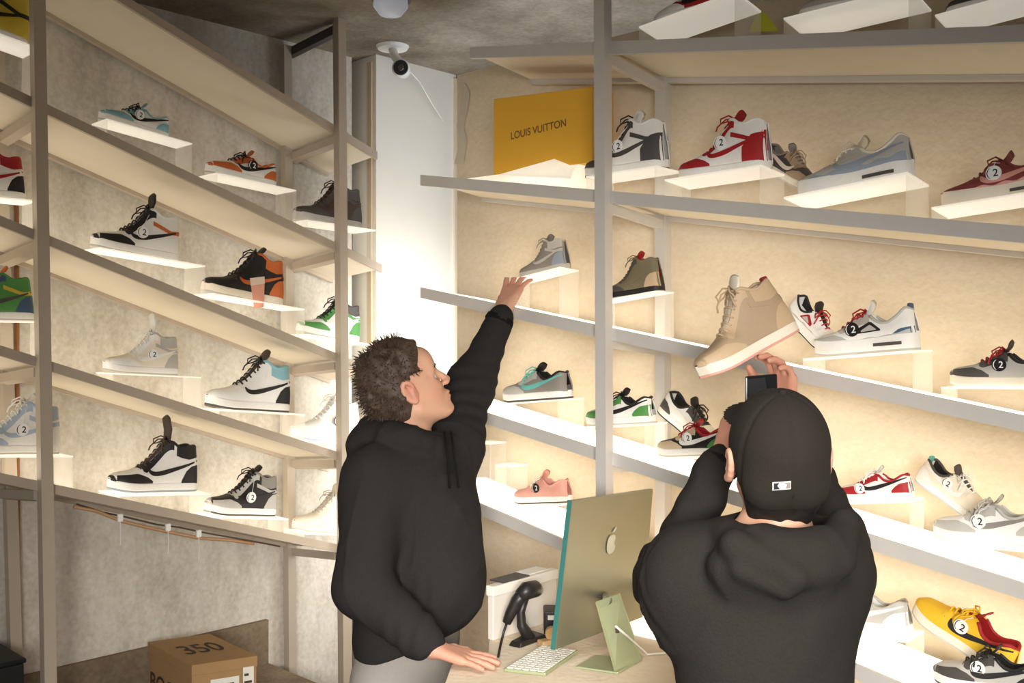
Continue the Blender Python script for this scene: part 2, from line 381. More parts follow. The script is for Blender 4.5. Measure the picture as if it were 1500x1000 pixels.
def sneaker(label, cat='sneaker', sty='low', q='W', box=None, over=None, hc=None, col_=None, swoosh=None, tongue=None, lace=None,
            mid='W', out='LG', tg=0, tagc=None, tag_u=.42, tag_z=None, strap=None, air=None, waves=None, group=None, near=1, loose=0, hch=None, flag=None, wings=None, stripe=None):
    toe = box or q; over = over or q; heel = hc or over; col_ = col_ or over; tongue = tongue or q; lace = lace or tongue
    root = thing('sneaker', label, cat, group=group)
    s = Shape(sty)
    # sole
    nu = 40; us = .5*(1-np.cos(np.linspace(0, np.pi, nu)))
    def loft(levels, name, m):
        vs = []; fs = []
        for (zf, sc) in levels:
            for u in us: vs.append((u*SL, float(W_out(u))*sc, float(zf(u))))
            for u in us[::-1]: vs.append((u*SL, -float(W_out(u))*sc, float(zf(u))))
        n = 2*nu
        for k in range(len(levels)-1):
            for i in range(n):
                j = (i+1) % n; fs.append((k*n+i, k*n+j, (k+1)*n+j, (k+1)*n+i))
        fs.append(tuple(reversed(range(n)))); fs.append(tuple((len(levels)-1)*n+i for i in range(n)))
        return MB().add(vs, fs).build(name, m, root, smooth=False)
    spring = lambda u: .010*max(0, (u-.75)/.25)**2
    loft([(lambda u: spring(u), .97), (lambda u: spring(u)+.0015, 1.02), (lambda u: spring(u)+.0065, 1.03)], 'outsole', M(out))
    tpz = lambda u: float(s.zb(u))+.004
    loft([(lambda u: spring(u)+.0065, 1.03), (lambda u: spring(u)+.009, 1.05), (lambda u: tpz(u)-.003, 1.045 if sty != 'runner' else 1.02), (lambda u: tpz(u), 1.01)], 'midsole', M(mid))
    if air:
        for sd in (1, -1):
            b = MB(); aq = []
            for u in np.linspace(.12, .38, 10): aq += [(u*SL, sd*(float(W_out(u))*1.055+.0012), .018), (u*SL, sd*(float(W_out(u))*1.05+.0012), .027)]
            b.add(aq, [(2*i, 2*i+2, 2*i+3, 2*i+1) for i in range(9)]); b.build('air_window', M(air), root)
    # upper
    us2 = np.concatenate([.5*(1-np.cos(np.linspace(0, np.pi, 46)))]); n = 13; ts = np.linspace(0, 1, n)
    U, T = np.meshgrid(us2, ts, indexing='ij'); b = MB()
    s.grid(b, U, T, 0, (1, -1), skirt=False)
    up = b.build('upper', M(q), root, smooth=True, merge=True)
    md = up.modifiers.new('thickness', 'SOLIDIFY'); md.thickness = .003; md.offset = 0
    # lining visible inside the collar
    b = MB(); ul = np.linspace(.05, .56, 16); tl = np.linspace(.35, .98, 5)
    U, T = np.meshgrid(ul, tl, indexing='ij'); s.grid(b, U, T, -.0035, (1, -1), skirt=False)
    b.build('lining', M('K' if tongue in ('K', 'BR', 'DG') else tongue), root, smooth=True)
    # toe box, toe rand, heel counter, eyestay, collar
    if toe != q:
        b = MB(); s.patch(b, np.linspace(.60, .93, 14), .45, 1.0, .0012, absz=False, n=8); b.build('toe_box', M(toe), root, smooth=False)
    if over != q:
        b = MB(); ur = np.linspace(.58, .995, 18)
        hi = np.interp(ur, [.58, .66, .74, .85, .93, 1], [.036, .050, .058, .054, .052, .050]); s.patch(b, ur, .02, hi, .002)
        b.build('toe_rand', M(over), root)
    else:
        b = MB(); ur = np.linspace(.60, .99, 16)
        hi = np.interp(ur, [.60, .68, .76, .85, .93, 1], [.036, .048, .054, .052, .050, .049]); s.patch(b, ur, .02, hi, .0014)
        b.build('toe_rand', M(q), root)
    hz = hch or (.088 if sty == 'high' else .066)
    b = MB(); uh = np.linspace(.004, .235, 10); s.patch(b, uh, .02, np.interp(uh, [0, .12, .19, .235], [hz, hz*.93, hz*.74, .036 if not hch else hz*.6]), .002); b.build('heel_counter', M(heel), root)
    t0, t1 = s.throat
    b = MB(); ue = np.linspace(t0-.05, t1, 16)
    zt = s.top(ue); lo = zt-np.interp(ue, [t0-.05, t0+.02, t1-.05, t1], [.026, .030, .022, .004]); lo = np.maximum(lo, .04)
    s.patch(b, ue, lo, zt+.01, .002); b.build('eyestay', M(over), root)
    if sty == 'high':
        b = MB(); uc = np.linspace(.02, .31, 12); s.patch(b, uc, np.interp(uc, [0, .15, .31], [.112, .104, .112]), .2, .0025); b.build('ankle_collar', M(col_), root)
        b = MB(); uc = np.linspace(.02, .37, 10); s.patch(b, uc, np.interp(uc, [0, .15, .37], [.090, .086, .108]), np.interp(uc, [0, .15, .37], [.104, .098, .122]), .0030); b.build('ankle_strap', M(strap or over), root)
    # padded rim
    rim = []; rr = np.linspace(.40, 0, 16)
    for sd, seq in ((1, rr), (-1, rr[::-1][1:])):
        for u in seq:
            p = s.S(np.array(u), np.array(1.0), sd); rim.append((p[0]+.002, p[1], p[2]-.001))
    MB().tube(rim, .0048, 6).build('collar_rim', M(col_ if sty == 'high' else tongue if tongue != 'W' else col_), root, smooth=True)
    # heel tab
    if flag:
        p = s.S(np.array(.02), np.array(1.0), 1); MB().box((p[0]+.002, 0, p[2]-.004), .012, .024, .036).build('heel_tab', M(flag), root, bevel=.004)
    # tongue
    pts = [(t1*SL, float(s.top(t1))-.004), ((t1+t0)/2*SL, float(s.top((t1+t0)/2))+.0005), (t0*SL, float(s.top(t0))+.002),
           ((t0-.04)*SL-.002+tg*.25, float(s.top(t0))+.016+tg*.55), ((t0-.07)*SL+tg*.55, float(s.top(t0))+.026+tg)]
    vs = []; fs = []; K = 7
    for k, (x, z) in enumerate(pts):
        wd = [.010, .016, .021, .025, .024][k]
        for dz in (0, .006):
            for j in range(K):
                a = -1+2*j/(K-1); vs.append((x-dz*.7, a*wd, z+dz*.7-.010*a*a*(wd/.025)**2))
    R = 2*K
    for k in range(len(pts)-1):
        for j in range(K-1):
            fs.append((k*R+j, k*R+j+1, (k+1)*R+j+1, (k+1)*R+j)); fs.append((k*R+K+j, (k+1)*R+K+j, (k+1)*R+K+j+1, k*R+K+j+1))
        fs.append((k*R, (k+1)*R, (k+1)*R+K, k*R+K)); fs.append((k*R+K-1, k*R+2*K-1, (k+1)*R+2*K-1, (k+1)*R+K-1))
    e = (len(pts)-1)*R
    for j in range(K-1): fs.append((e+j, e+j+1, e+K+j+1, e+K+j)); fs.append((j, K+j, K+j+1, j+1))
    MB().add(vs, fs).build('tongue', M(tongue), root, smooth=True)
    # laces
    b = MB(); rows = 5 if sty != 'high' else 7
    for u in np.linspace(t0+.015, t1-.03, rows):
        z = float(s.top(u)); g = float(s.rim(u))+.004
        b.tube([(u*SL, -g-.004, z-.006), (u*SL+.003, -g*.5, z+.0045), (u*SL+.004, 0, z+.0065), (u*SL+.003, g*.5, z+.0045), (u*SL, g+.004, z-.006)], .0027, 6)
    z = float(s.top(t0)); x = t0*SL
    for sd in (1, -1):
        b.tube([(x, 0, z+.008), (x+.012, sd*.016, z+.016), (x+.028, sd*.034, z+.004), (x+.024, sd*.040, z-.012), (x+.010, sd*.030, z-.006), (x+.002, sd*.006, z+.006)], .0024, 6)
        b.tube([(x, 0, z+.008), (x+.02, sd*.020, z+.004), (x+.034, sd*.040, z-.020-loose), (x+.036, sd*.045, z-.034-loose*1.6)], .0024, 6)
    b.build('laces', M(lace), root, smooth=True)
    k = .010 if sty == 'runner' else 0
    if swoosh:
        lo = [(.625, .062), (.615, .049), (.57, .041), (.50, .040), (.42, .0435), (.32, .052), (.20, .063), (.03, .080)]
        hi = [(.612, .064), (.585, .057), (.55, .0535), (.50, .054), (.42, .0585), (.32, .0645), (.20, .072), (.03, .084)]
        lo = np.array(lo); hi = np.array(hi); N_ = 22; p = np.linspace(0, 1, len(lo)); pp = np.linspace(0, 1, N_)
        lo = np.stack([curve(p, lo[:, 0])(pp), curve(p, lo[:, 1])(pp)+k], 1); hi = np.stack([curve(p, hi[:, 0])(pp), curve(p, hi[:, 1])(pp)+k], 1)
        if sty == 'high': lo[:, 1] += .008*(1-pp)+.018*pp; hi[:, 1] += .008*(1-pp)+.018*pp
        fr = np.linspace(0, 1, 4)[None]
        U = lo[:, :1]*(1-fr)+hi[:, :1]*fr; Z = lo[:, 1:]*(1-fr)+hi[:, 1:]*fr
        b = MB(); s.grid(b, U, s.tz(U, Z), .0034, (1, -1)); b.build('swoosh', M(swoosh), root)
    if waves:
        for (c, za, zb_, am) in waves:
            b = MB(); uw = np.linspace(.02, .90, 40)
            hi = np.interp(uw, [0, .2, .5, .9], [zb_+.012, zb_, zb_-.006, zb_-.014])+am*np.sin(uw*34)
            s.patch(b, uw, np.interp(uw, [0, .9], [za, za-.006]), hi, .0022); b.build('side_overlay', M(c), root)
    if wings:
        for sd in (1, -1):
            b = MB(); uw = np.linspace(.30, .54, 12); s.patch(b, uw, np.interp(uw, [.30, .54], [.060, .056]), np.interp(uw, [.30, .40, .54], [.064, .088, .066]), .0026, (sd,)); wg = b.build('side_wing', M(wings), root)
            b = MB(); uw = np.linspace(.34, .48, 10); s.patch(b, uw, np.interp(uw, [.34, .48], [.063, .060]), np.interp(uw, [.34, .40, .48], [.065, .078, .064]), .0036, (sd,)); b.build('wing_net', M('LG'), wg)
    if tagc:
        tz = tag_z or (.066 if sty != 'high' else .078)
        p = s.S(np.array(tag_u), s.tz(np.array(tag_u), np.array(tz)), near)
        c = Vector((float(p[0]), float(p[1])+near*.010, float(p[2])))
        X = Vector((-near, 0, 0)); Z = Vector((0, near, 0)); Y = Vector((0, 0, 1))
        R3 = Matrix((X, Y, Z)).transposed().to_4x4(); R3.translation = c
        fg, bg = (M_tagk, M_tagw) if tagc == 'w' else (M_tagw, M_tagk)
        rad = .020; nn = 24; b = MB()
        b.add([(rad*math.cos(2*math.pi*i/nn), rad*math.sin(2*math.pi*i/nn), z) for z in (-.0012, .0012) for i in range(nn)],
              [tuple(range(nn)), tuple(range(nn, 2*nn))]+[(i, (i+1) % nn, nn+(i+1) % nn, nn+i) for i in range(nn)])
        t = b.build('price_tag', bg, root, M=R3)
        v, f = text_verts('2', .028); b = MB().add([(q_[0]+.005, q_[1]-.001, .0016) for q_ in v], f)
        cr = []                                      # crescent beside the digit
        for i in range(13):
            a = math.radians(115+130*i/12); cr += [(rad*.86*math.cos(a), rad*.86*math.sin(a), .0016), ((rad*.86*math.cos(a)*.62-.004), rad*.86*math.sin(a)*.86, .0016)]
        b.add(cr, [(2*i, 2*i+1, 2*i+3, 2*i+2) for i in range(12)]); b.build('tag_mark', fg, t, M=R3)
        MB().tube([c+Vector((0, near*.001, rad*.8)), c+Vector((-.004, -near*.004, rad+.008)), Vector((t0*SL, near*.018, float(s.top(t0))-.004))], .0009, 5).build('tag_cord', bg, root)
    return root

def frame_from(heel, toe, roll, up=Vector((0, 0, 1))):
    X = (toe-heel); L = X.length; X.normalize()
    Z = (up-X*up.dot(X)).normalized(); Y = Z.cross(X)
    if roll:
        R = Matrix.Rotation(roll, 3, X); Z = R @ Z; Y = R @ Y
    k = L/SL
    Mx = Matrix((X*k, Y*k, Z*k)).transposed().to_4x4(); Mx.translation = heel
    return Mx, k

def riser(U, shelf, Mx, k, label, wide=(.055, .085), ext=(.0, .012), near=1, leg=True):
    """frosted plate under a shoe, with a clear leg at each end standing on the shelf"""
    root = thing('display_riser', label, 'riser', M=Matrix.Translation(Mx.translation), group='acrylic shoe risers')
    off = Mx.translation
    def W(x, y, z): return Mx @ Vector((x, y, z))
    x0, x1 = -ext[1], SL+ext[0]; yn, yf = near*wide[1], -near*wide[0]
    def top(x, y): return W(x, y, -.001)
    # clip the toe end where the plate would meet the shelf
    def gap(x, y):
        p = W(x, y, -.006); return p.z-U.z(shelf, *U.sd(p))
    while x1 > .1 and min(gap(x1, yn), gap(x1, yf)) < .002: x1 -= .01
    while yn*near > .035 and min(gap(x0, yn), gap(x1, yn)) < .002: yn -= near*.005
    while -yf*near > .03 and min(gap(x0, yf), gap(x1, yf)) < .002: yf += near*.005
    b = MB().hexa([W(*q)-off for q in ((x0, yf, -.006), (x0, yn, -.006), (x1, yn, -.006), (x1, yf, -.006), (x0, yf, -.001), (x0, yn, -.001), (x1, yn, -.001), (x1, yf, -.001))])
    b.build('riser_plate', M_plate_glow, root)
    for x in (x0, x1-.004):
        q = [W(x, yf, -.006), W(x, yn, -.006), W(x+.004, yn, -.006), W(x+.004, yf, -.006)]
        lo = [Vector((p.x, p.y, U.z(shelf, *U.sd(p))+.0004)) for p in q]
        if min(a.z-c.z for a, c in zip(q, lo)) < .004: continue
        MB().hexa([p-off for p in lo+q]).build('riser_leg', M_clear, root)
    return root

SHOES = []
def place(short, where, U, shelf, toe, heel, d=.15, dt=None, roll=0, stand=True, ext=(.0, .012), toe_d=None, up=None, **kw):
    dt = d if dt is None else dt
    A = U.hit(heel[0], heel[1], d); B = U.hit(toe[0], toe[1], dt)
    Mx, k = frame_from(A, B, math.radians(roll), up or Vector((0, 0, 1)))
    near = 1 if toe[0] < heel[0] else -1
    s = sneaker(short+', '+where, near=near, **kw); s.matrix_world = Mx
    ga = A.z-U.z(shelf, *U.sd(A)); gb = B.z-U.z(shelf, *U.sd(B))
    SHOES.append((short, round((B-A).length, 3), round(ga, 3), round(gb, 3)))
    if stand: riser(U, shelf, Mx, k, 'frosted acrylic riser under the '+short, near=near, ext=ext)
    return s
A_, B_, C_, D_ = 'A', 'B', 'C', 'D'
onL = {'A': 'second concrete-wall shelf from top', 'B': 'third concrete-wall shelf from top', 'C': 'fourth concrete-wall shelf from top', 'D': 'lowest concrete-wall shelf'}
def L(short, sh, toe, heel, **k): return place(short, onL[sh], UL, sh, toe, heel, **k)
L('light blue and white low sneaker with black laces', 'A', (143, 178), (245, 207), ext=(.0, .07), sty='low', q='W', over='LB', box='LB', hc='LB', swoosh='K', tongue='LB', lace='K', mid='W', tagc='w', d=.13, tag_u=.5)
L('orange and white low sneaker with black laces', 'A', (300, 256), (402, 278), ext=(.0, .045), sty='low', q='W', over='O', box='TN', hc='O', swoosh='K', tongue='O', lace='K', d=.13, tagc='k')
L('black and white high-top with orange ankle lining', 'B', (131, 364), (259, 386), ext=(.0, .06), sty='high', q='W', over='K', box='W', hc='W', swoosh='K', tongue='K', lace='K', strap='O', col_='W', tg=.03, d=.13, tagc='w', tag_u=.5)
L('black high-top with orange heel and hanging peach tag', 'B', (294, 430), (411, 450), ext=(.0, .04), sty='high', q='K', over='K', box='TN', hc='O', col_='O', swoosh='O', strap='K', tongue='K', mid='CR', d=.13)
L('dark brown high-top half hidden by the far post', 'A', (430, 324), (527, 338), sty='high', q='BR', over='DG', box='BR', hc='DG', tongue='BR', mid='LG', swoosh='BR', d=.16)
L('green white and black high-top behind the far post', 'B', (434, 489), (523, 503), sty='high', q='W', over='GR', box='W', hc='GR', col_='DG', tongue='K', lace='K', swoosh='W', d=.16)
L('cream high-top with tall white tongue', 'C', (150, 545), (259, 550), ext=(.0, .06), sty='high', q='CR', over='W', box='CR', hc='LG', col_='LG', strap='LG', tongue='W', lace='W', swoosh='W', tg=.05, d=.13, tagc='w')
L('white high-top with light blue collar and black heel', 'C', (300, 597), (421, 604), sty='high', q='W', over='W', box='CR', hc='K', col_='LB', strap='W', tongue='BR', lace='K', swoosh='K', d=.13, out='DG', tg=.01)
L('white high-top with black tongue behind the far post', 'C', (426, 643), (522, 647), sty='high', q='W', over='W', tongue='W', lace='W', swoosh='W', d=.16, tagc='k', out='SB')
L('black and white high-top with tall dark tongue', 'D', (156, 720), (286, 718), sty='high', q='W', over='K', box='DG', hc='K', col_='K', strap='W', tongue='BR', lace='BR', swoosh='K', tg=.055, d=.13, out='SG')
L('grey and black high-top with white round tag', 'D', (298, 752), (401, 755), sty='high', q='K', over='LG', box='LG', hc='LG', col_='G', strap='LG', tongue='K', lace='K', swoosh='K', d=.13, out='DG', tagc='w', tag_u=.46, tag_z=.07)
L('pale beige knit sneaker half hidden by the far post', 'D', (428, 776), (512, 780), sty='high', q='CR', over='CR', tongue='CR', lace='LG', swoosh='W', d=.15, mid='CR', tg=.02)
L('yellow and black high-top cut by the picture edge', 'A', (-118, 20), (38, 76), sty='high', q='MU', over='K', box='MU', hc='MU', col_='MU', strap='K', swoosh='K', tongue='K', d=.13)
L('black red and white high-top cut by the picture edge', 'B', (-102, 283), (37, 296), sty='high', q='W', over='K', box='W', hc='K', col_='R', strap='W', swoosh='R', tongue='K', d=.13)
L('multicoloured green yellow and blue high-top', 'C', (-88, 468), (49, 470), sty='high', q='GR', over='B', box='MU', hc='B', col_='GR', strap='MU', swoosh='DG', tongue='O', d=.13, tagc='k', tag_u=.52, tag_z=.075)
L('white and sky blue high-top behind the near post', 'D', (-62, 664), (86, 664), sty='high', q='W', over='SB', box='W', hc='W', col_='SB', strap='SB', swoosh='SB', tongue='W', d=.14, tagc='w', tag_u=.45)
onR = {'1': 'topmost plywood-wall shelf', '2': 'second plywood-wall shelf from top', '3': 'middle plywood-wall shelf', '4': 'plywood-wall shelf above the lowest', '5': 'lowest plywood-wall shelf'}
def R(short, sh, toe, heel, **k): return place(short, onR[sh], UR, sh, toe, heel, **k)
R('white low sneaker with red upper', '1', (960, 54), (1095, 6), sty='low', q='R', over='W', box='W', hc='LG', swoosh='K', tongue='K', d=.12, out='K', roll=8)
R('white sneaker with grey toe and black side mark', '1', (1170, 44), (1345, 2), sty='low', q='W', over='LG', hc='W', swoosh='K', tongue='W', d=.12, roll=8)
R('grey and black low sneaker', '1', (1385, 38), (1560, -8), sty='low', q='G', over='DG', hc='K', swoosh='K', tongue='K', d=.12, out='K', roll=8)
R('dark grey and white high-top behind the steel post', '2', (860, 266), (979, 248), ext=(-.06, .012), sty='high', q='W', over='DG', box='W', hc='DG', col_='W', strap='DG', swoosh='DG', tongue='W', lace='K', hch=.110, d=.13, out='DG', tagc='w', tag_u=.52, tag_z=.085)
R('red and white high-top with white round tag', '2', (996, 270), (1130, 250), sty='high', q='W', over='R', box='W', hc='R', col_='W', strap='R', swoosh='R', tongue='R', lace='R', hch=.118, d=.13, out='R', tagc='w', tag_u=.48, tag_z=.095, roll=4)
R('taupe and black low sneaker tipped on its toe', '2', (1192, 286), (1112, 240), sty='low', q='DG', over='ND', hc='ND', swoosh='CR', tongue='G', lace='ND', mid='CR', d=.24, dt=.2, stand=False)
R('grey blue runner with pale wavy side panels', '2', (1170, 298), (1341, 264), sty='runner', q='LG', over='LG', box='SB', hc='SG', swoosh='SG', tongue='CR', lace='CR', d=.12, air='DG', mid='W', waves=[('SG', .036, .058, .003)], roll=6)
R('maroon runner with white round tag', '2', (1380, 312), (1556, 284), sty='runner', q='MR', over='MR', box='MR', hc='MR', swoosh='P', tongue='MR', lace='MR', d=.12, air='DG', mid='CR', out='DG', tagc='w', tag_u=.5, tag_z=.075, waves=[('P', .040, .052, .003)], roll=6)
R('washed grey high-top just beyond the reaching hand', '3', (764, 412), (834, 394), sty='high', q='G', over='G', box='SG', hc='SG', col_='LG', strap='LG', swoosh='LG', tongue='G', mid='LG', d=.22, roll=4)
R('olive and brown high-top with red collar lining', '3', (889, 442), (973, 427), sty='high', q='OL', over='DG', box='ND', hc='BG', col_='OL', strap='OL', swoosh='OL', tongue='R', lace='OL', mid='K', d=.15)
R('white sneaker with black and red panels tipped on its toe', '3', (1222, 524), (1152, 464), sty='runner', q='W', over='W', hc='W', tongue='K', lace='R', mid='W', out='K', waves=[('LG', .040, .052, .002)], d=.25, dt=.2, stand=False, wings='R', tg=.01)
R('white and grey low sneaker with teal heel and red lining', '3', (1195, 524), (1349, 512), sty='runner', q='W', over='LG', box='W', hc='B', tongue='W', lace='R', mid='W', out='LG', wings='K', flag='B', d=.13, tagc='k', tag_u=.56, tag_z=.07, air='DG', tg=.01, waves=[('LG', .038, .048, .001)])
R('black and grey low sneaker with tan side panel', '3', (1392, 565), (1548, 566), sty='low', q='LG', over='DG', box='BR', hc='G', tongue='K', lace='R', mid='CR', d=.13, tagc='k', tag_u=.48, out='W', tg=.008)
R('grey and black low sneaker with teal side mark', '4', (741, 590), (837, 583), sty='low', q='G', over='LG', box='LG', hc='G', swoosh='TL', tongue='K', lace='TL', col_='K', d=.15, out='DG')
R('green low sneaker with black swoosh behind the steel post', '4', (862, 624), (961, 619), sty='low', q='W', over='GR', box='W', hc='GR', swoosh='K', tongue='K', lace='K', d=.15, out='LG', tagc='w', tag_u=.62, tag_z=.05)
R('black and white low sneaker tipped over another', '4', (1050, 668), (966, 600), sty='low', q='W', over='DG', box='W', hc='DG', swoosh='W', tongue='K', d=.27, dt=.25, stand=False, out='K')
R('white low sneaker with tan toe and red and black panels', '4', (966, 668), (1072, 666), sty='low', q='K', over='TN', box='TN', hc='GR', swoosh='W', tongue='R', lace='R', d=.10, tagc='w', tag_u=.5, out='LG', flag='R')
R('red and white low sneaker with black side mark', '4', (1230, 733), (1341, 730), sty='low', q='W', over='R', box='W', hc='R', swoosh='K', tongue='W', lace='W', d=.14, mid='W', out='CR', tagc='w', tag_u=.64, tag_z=.05)
R('cream white low sneaker tipped on its toe', '4', (1448, 772), (1342, 700), sty='low', q='CR', over='CR', hc='W', tongue='DG', lace='W', swoosh='W', d=.24, dt=.2, stand=False, tagc='w', out='SB', flag='TL')
R('pale grey low sneaker with white round tag', '4', (1368, 786), (1538, 800), sty='low', q='W', over='LG', box='LG', hc='LG', swoosh='G', tongue='LG', lace='LG', d=.11, out='CR', tagc='w', tag_u=.55, tag_z=.06)
R('pink low sneaker with open red collar', '5', (757, 737), (837, 735), sty='low', q='P', over='P', box='CR', hc='P', tongue='P', lace='CR', d=.15, out='DG', tagc='k', tag_u=.5, tg=.006)
R('grey white low sneaker beside the yellow sneaker', '5', (1196, 912), (1338, 928), sty='low', q='LG', over='LG', hc='W', tongue='W', lace='W', swoosh='W', d=.17, out='W', mid='W')
R('yellow and black low sneaker with dark red lining', '5', (1336, 893), (1478, 995), sty='low', q='Y', over='Y', box='K', hc='Y', swoosh='K', tongue='R', lace='Y', d=.14, dt=.18, stand=False, tagc='w', tag_u=.5, mid='CR')
R('black and white low sneaker with dark laces', '5', (1368, 996), (1535, 1024), sty='low', q='LG', over='DG', box='LG', hc='K', swoosh='K', tongue='K', lace='K', d=.06, tagc='w', tag_u=.55, out='K')
for r in SHOES: print('SHOE', r)
# ------------------------------------------------------------------ people: implicit bodies turned into one continuous surface each
class SDF:
    def __init__(s, lo, hi, h):
        s.lo = np.array(lo, float); s.h = h; s.n = np.ceil((np.array(hi)-s.lo)/h).astype(int)+1
        s.D = np.full(s.n, .08, np.float32)
    def sub(s, a, b, m):
        i0 = np.clip(np.floor((np.array(a)-m-s.lo)/s.h).astype(int), 0, s.n); i1 = np.clip(np.ceil((np.array(b)+m-s.lo)/s.h).astype(int)+1, 0, s.n)
        sl = tuple(slice(x, y) for x, y in zip(i0, i1))
        ax = [s.lo[k]+s.h*np.arange(i0[k], i1[k]) for k in range(3)]
        return sl, np.meshgrid(*ax, indexing='ij', sparse=True)
    def mix(s, sl, d, k, cut):
        a = s.D[sl]; d = d.astype(np.float32)
        if cut:
            h = np.maximum(k-np.abs(a+d), 0)/k; s.D[sl] = np.maximum(a, -d)+h*h*k/4
        else:
            h = np.maximum(k-np.abs(a-d), 0)/k; s.D[sl] = np.minimum(a, d)-h*h*k/4
    def cap(s, p, q, r0, r1=None, k=.02, cut=False):
        p = np.array(p, float); q = np.array(q, float); r1 = r0 if r1 is None else r1; R = max(r0, r1)
        sl, (X, Y, Z) = s.sub(np.minimum(p, q)-R, np.maximum(p, q)+R, k+3*s.h)
        if s.D[sl].size == 0: return s
        d = q-p; dd = max(d@d, 1e-9)
        t = np.clip(((X-p[0])*d[0]+(Y-p[1])*d[1]+(Z-p[2])*d[2])/dd, 0, 1)
        v = np.sqrt((X-p[0]-d[0]*t)**2+(Y-p[1]-d[1]*t)**2+(Z-p[2]-d[2]*t)**2)-(r0+(r1-r0)*t)
        s.mix(sl, v, k, cut); return s
    def chain(s, pts, rs, k=.02):
        for a, b, x, y in zip(pts[:-1], pts[1:], rs[:-1], rs[1:]): s.cap(a, b, x, y, k)
        return s
    def ell(s, c, r, ax=None, k=.02, cut=False):
        c = np.array(c, float); r = np.array(r, float); A = np.eye(3) if ax is None else np.array(ax, float)   # rows = axes
        e = np.sqrt((A**2*(r**2)[:, None]).sum(0))
        sl, (X, Y, Z) = s.sub(c-e, c+e, k+3*s.h)
        if s.D[sl].size == 0: return s
        k0 = 0; k1 = 0
        for i in range(3):
            q = (X-c[0])*A[i, 0]+(Y-c[1])*A[i, 1]+(Z-c[2])*A[i, 2]; k0 = k0+(q/r[i])**2; k1 = k1+(q/r[i]**2)**2
        k0 = np.sqrt(k0); k1 = np.sqrt(k1); s.mix(sl, k0*(k0-1)/np.maximum(k1, 1e-6), k, cut); return s
    def plane(s, p, n, k=.012):                # keep the side the normal points away from
        n = np.array(n, float)/np.linalg.norm(n); ax = [s.lo[i]+s.h*np.arange(s.n[i]) for i in range(3)]
        X, Y, Z = np.meshgrid(*ax, indexing='ij', sparse=True)
        d = ((X-p[0])*n[0]+(Y-p[1])*n[1]+(Z-p[2])*n[2]).astype(np.float32)
        h = np.maximum(k-np.abs(s.D-d), 0)/k; s.D = np.maximum(s.D, d)+h*h*k/4; return s
    def mesh(s, smooth=1):
        D = s.D; neg = D < 0
        cnt = np.zeros(np.array(D.shape)-1, np.int8)
        offs = [(i, j, k) for i in (0, 1) for j in (0, 1) for k in (0, 1)]; n = D.shape
        for o in offs: cnt += neg[o[0]:n[0]-1+o[0], o[1]:n[1]-1+o[1], o[2]:n[2]-1+o[2]]
        act = (cnt > 0) & (cnt < 8); I, J, K = np.nonzero(act)
        idx = np.full(act.shape, -1, np.int32); idx[I, J, K] = np.arange(len(I))
        c = {o: D[I+o[0], J+o[1], K+o[2]] for o in offs}
        acc = np.zeros((len(I), 3)); w = np.zeros(len(I))
        for a in offs:
            for ax in range(3):
                if a[ax]: continue
                b = list(a); b[ax] = 1; b = tuple(b); da, db = c[a], c[b]
                m = (da < 0) != (db < 0); t = np.where(m, da/np.where(m, da-db, 1), 0)
                for q in range(3): acc[:, q] += np.where(m, a[q]+(t if q == ax else 0), 0)
                w += m
        V = (np.stack([I, J, K], 1)+acc/w[:, None])*s.h+s.lo
        Fs = []
        for ax in range(3):
            sa = [slice(None)]*3; sb = [slice(None)]*3; sa[ax] = slice(0, -1); sb[ax] = slice(1, None)
            na, nb = neg[tuple(sa)], neg[tuple(sb)]; e = np.array(np.nonzero(na != nb)).T
            u, v = (ax+1) % 3, (ax+2) % 3
            e = e[(e[:, u] > 0) & (e[:, v] > 0) & (e[:, u] < act.shape[u]) & (e[:, v] < act.shape[v])]
            q = []
            for du, dv in ((-1, -1), (0, -1), (0, 0), (-1, 0)):
                f = e.copy(); f[:, u] += du; f[:, v] += dv; q.append(idx[f[:, 0], f[:, 1], f[:, 2]])
            q = np.stack(q, 1); fl = ~na[e[:, 0], e[:, 1], e[:, 2]]; q[fl] = q[fl][:, ::-1]; Fs.append(q)
        Fq = np.concatenate(Fs); Fq = Fq[(Fq >= 0).all(1)]
        for _ in range(smooth): V = relax(V, Fq)
        return V, Fq
def relax(V, Fq, lam=.5):
    acc = np.zeros_like(V); w = np.zeros(len(V))
    for i in range(4):
        a, b = Fq[:, i], Fq[:, (i+1) % 4]
        np.add.at(acc, a, V[b]); np.add.at(acc, b, V[a]); np.add.at(w, a, 1); np.add.at(w, b, 1)
    return V*(1-lam)+lam*acc/np.maximum(w, 1)[:, None]
def normals(V, Fq):
    n = np.cross(V[Fq[:, 2]]-V[Fq[:, 0]], V[Fq[:, 3]]-V[Fq[:, 1]]); N = np.zeros_like(V)
    for i in range(4): np.add.at(N, Fq[:, i], n)
    return N/np.maximum(np.linalg.norm(N, axis=1, keepdims=True), 1e-9)
_rs = np.random.RandomState(3)
def waves(V, freq, n=10, warp=.6):
    o = np.zeros(len(V)); Q = V.copy()
    for i in range(3):
        d = _rs.normal(size=(3, 3))*freq*.5; Q = Q+warp/freq*np.sin(V@d+_rs.rand(3)*6)
    for i in range(n):
        d = _rs.normal(size=3); d *= freq*(.6+.8*_rs.rand())/np.linalg.norm(d); o += np.sin(Q@d+_rs.rand()*6)
    return o/math.sqrt(n)
def creases(V):
    o = np.zeros(len(V))
    for fr, am in ((13, .007), (24, .004)):
        r = np.clip(1-np.abs(waves(V*np.array((1, 1, .55)), fr, 7, 1.2))*1.1, 0, 1); o += am*(r**3)*np.clip(.5+waves(V, 8, 5), 0, 1)
    return o-.002
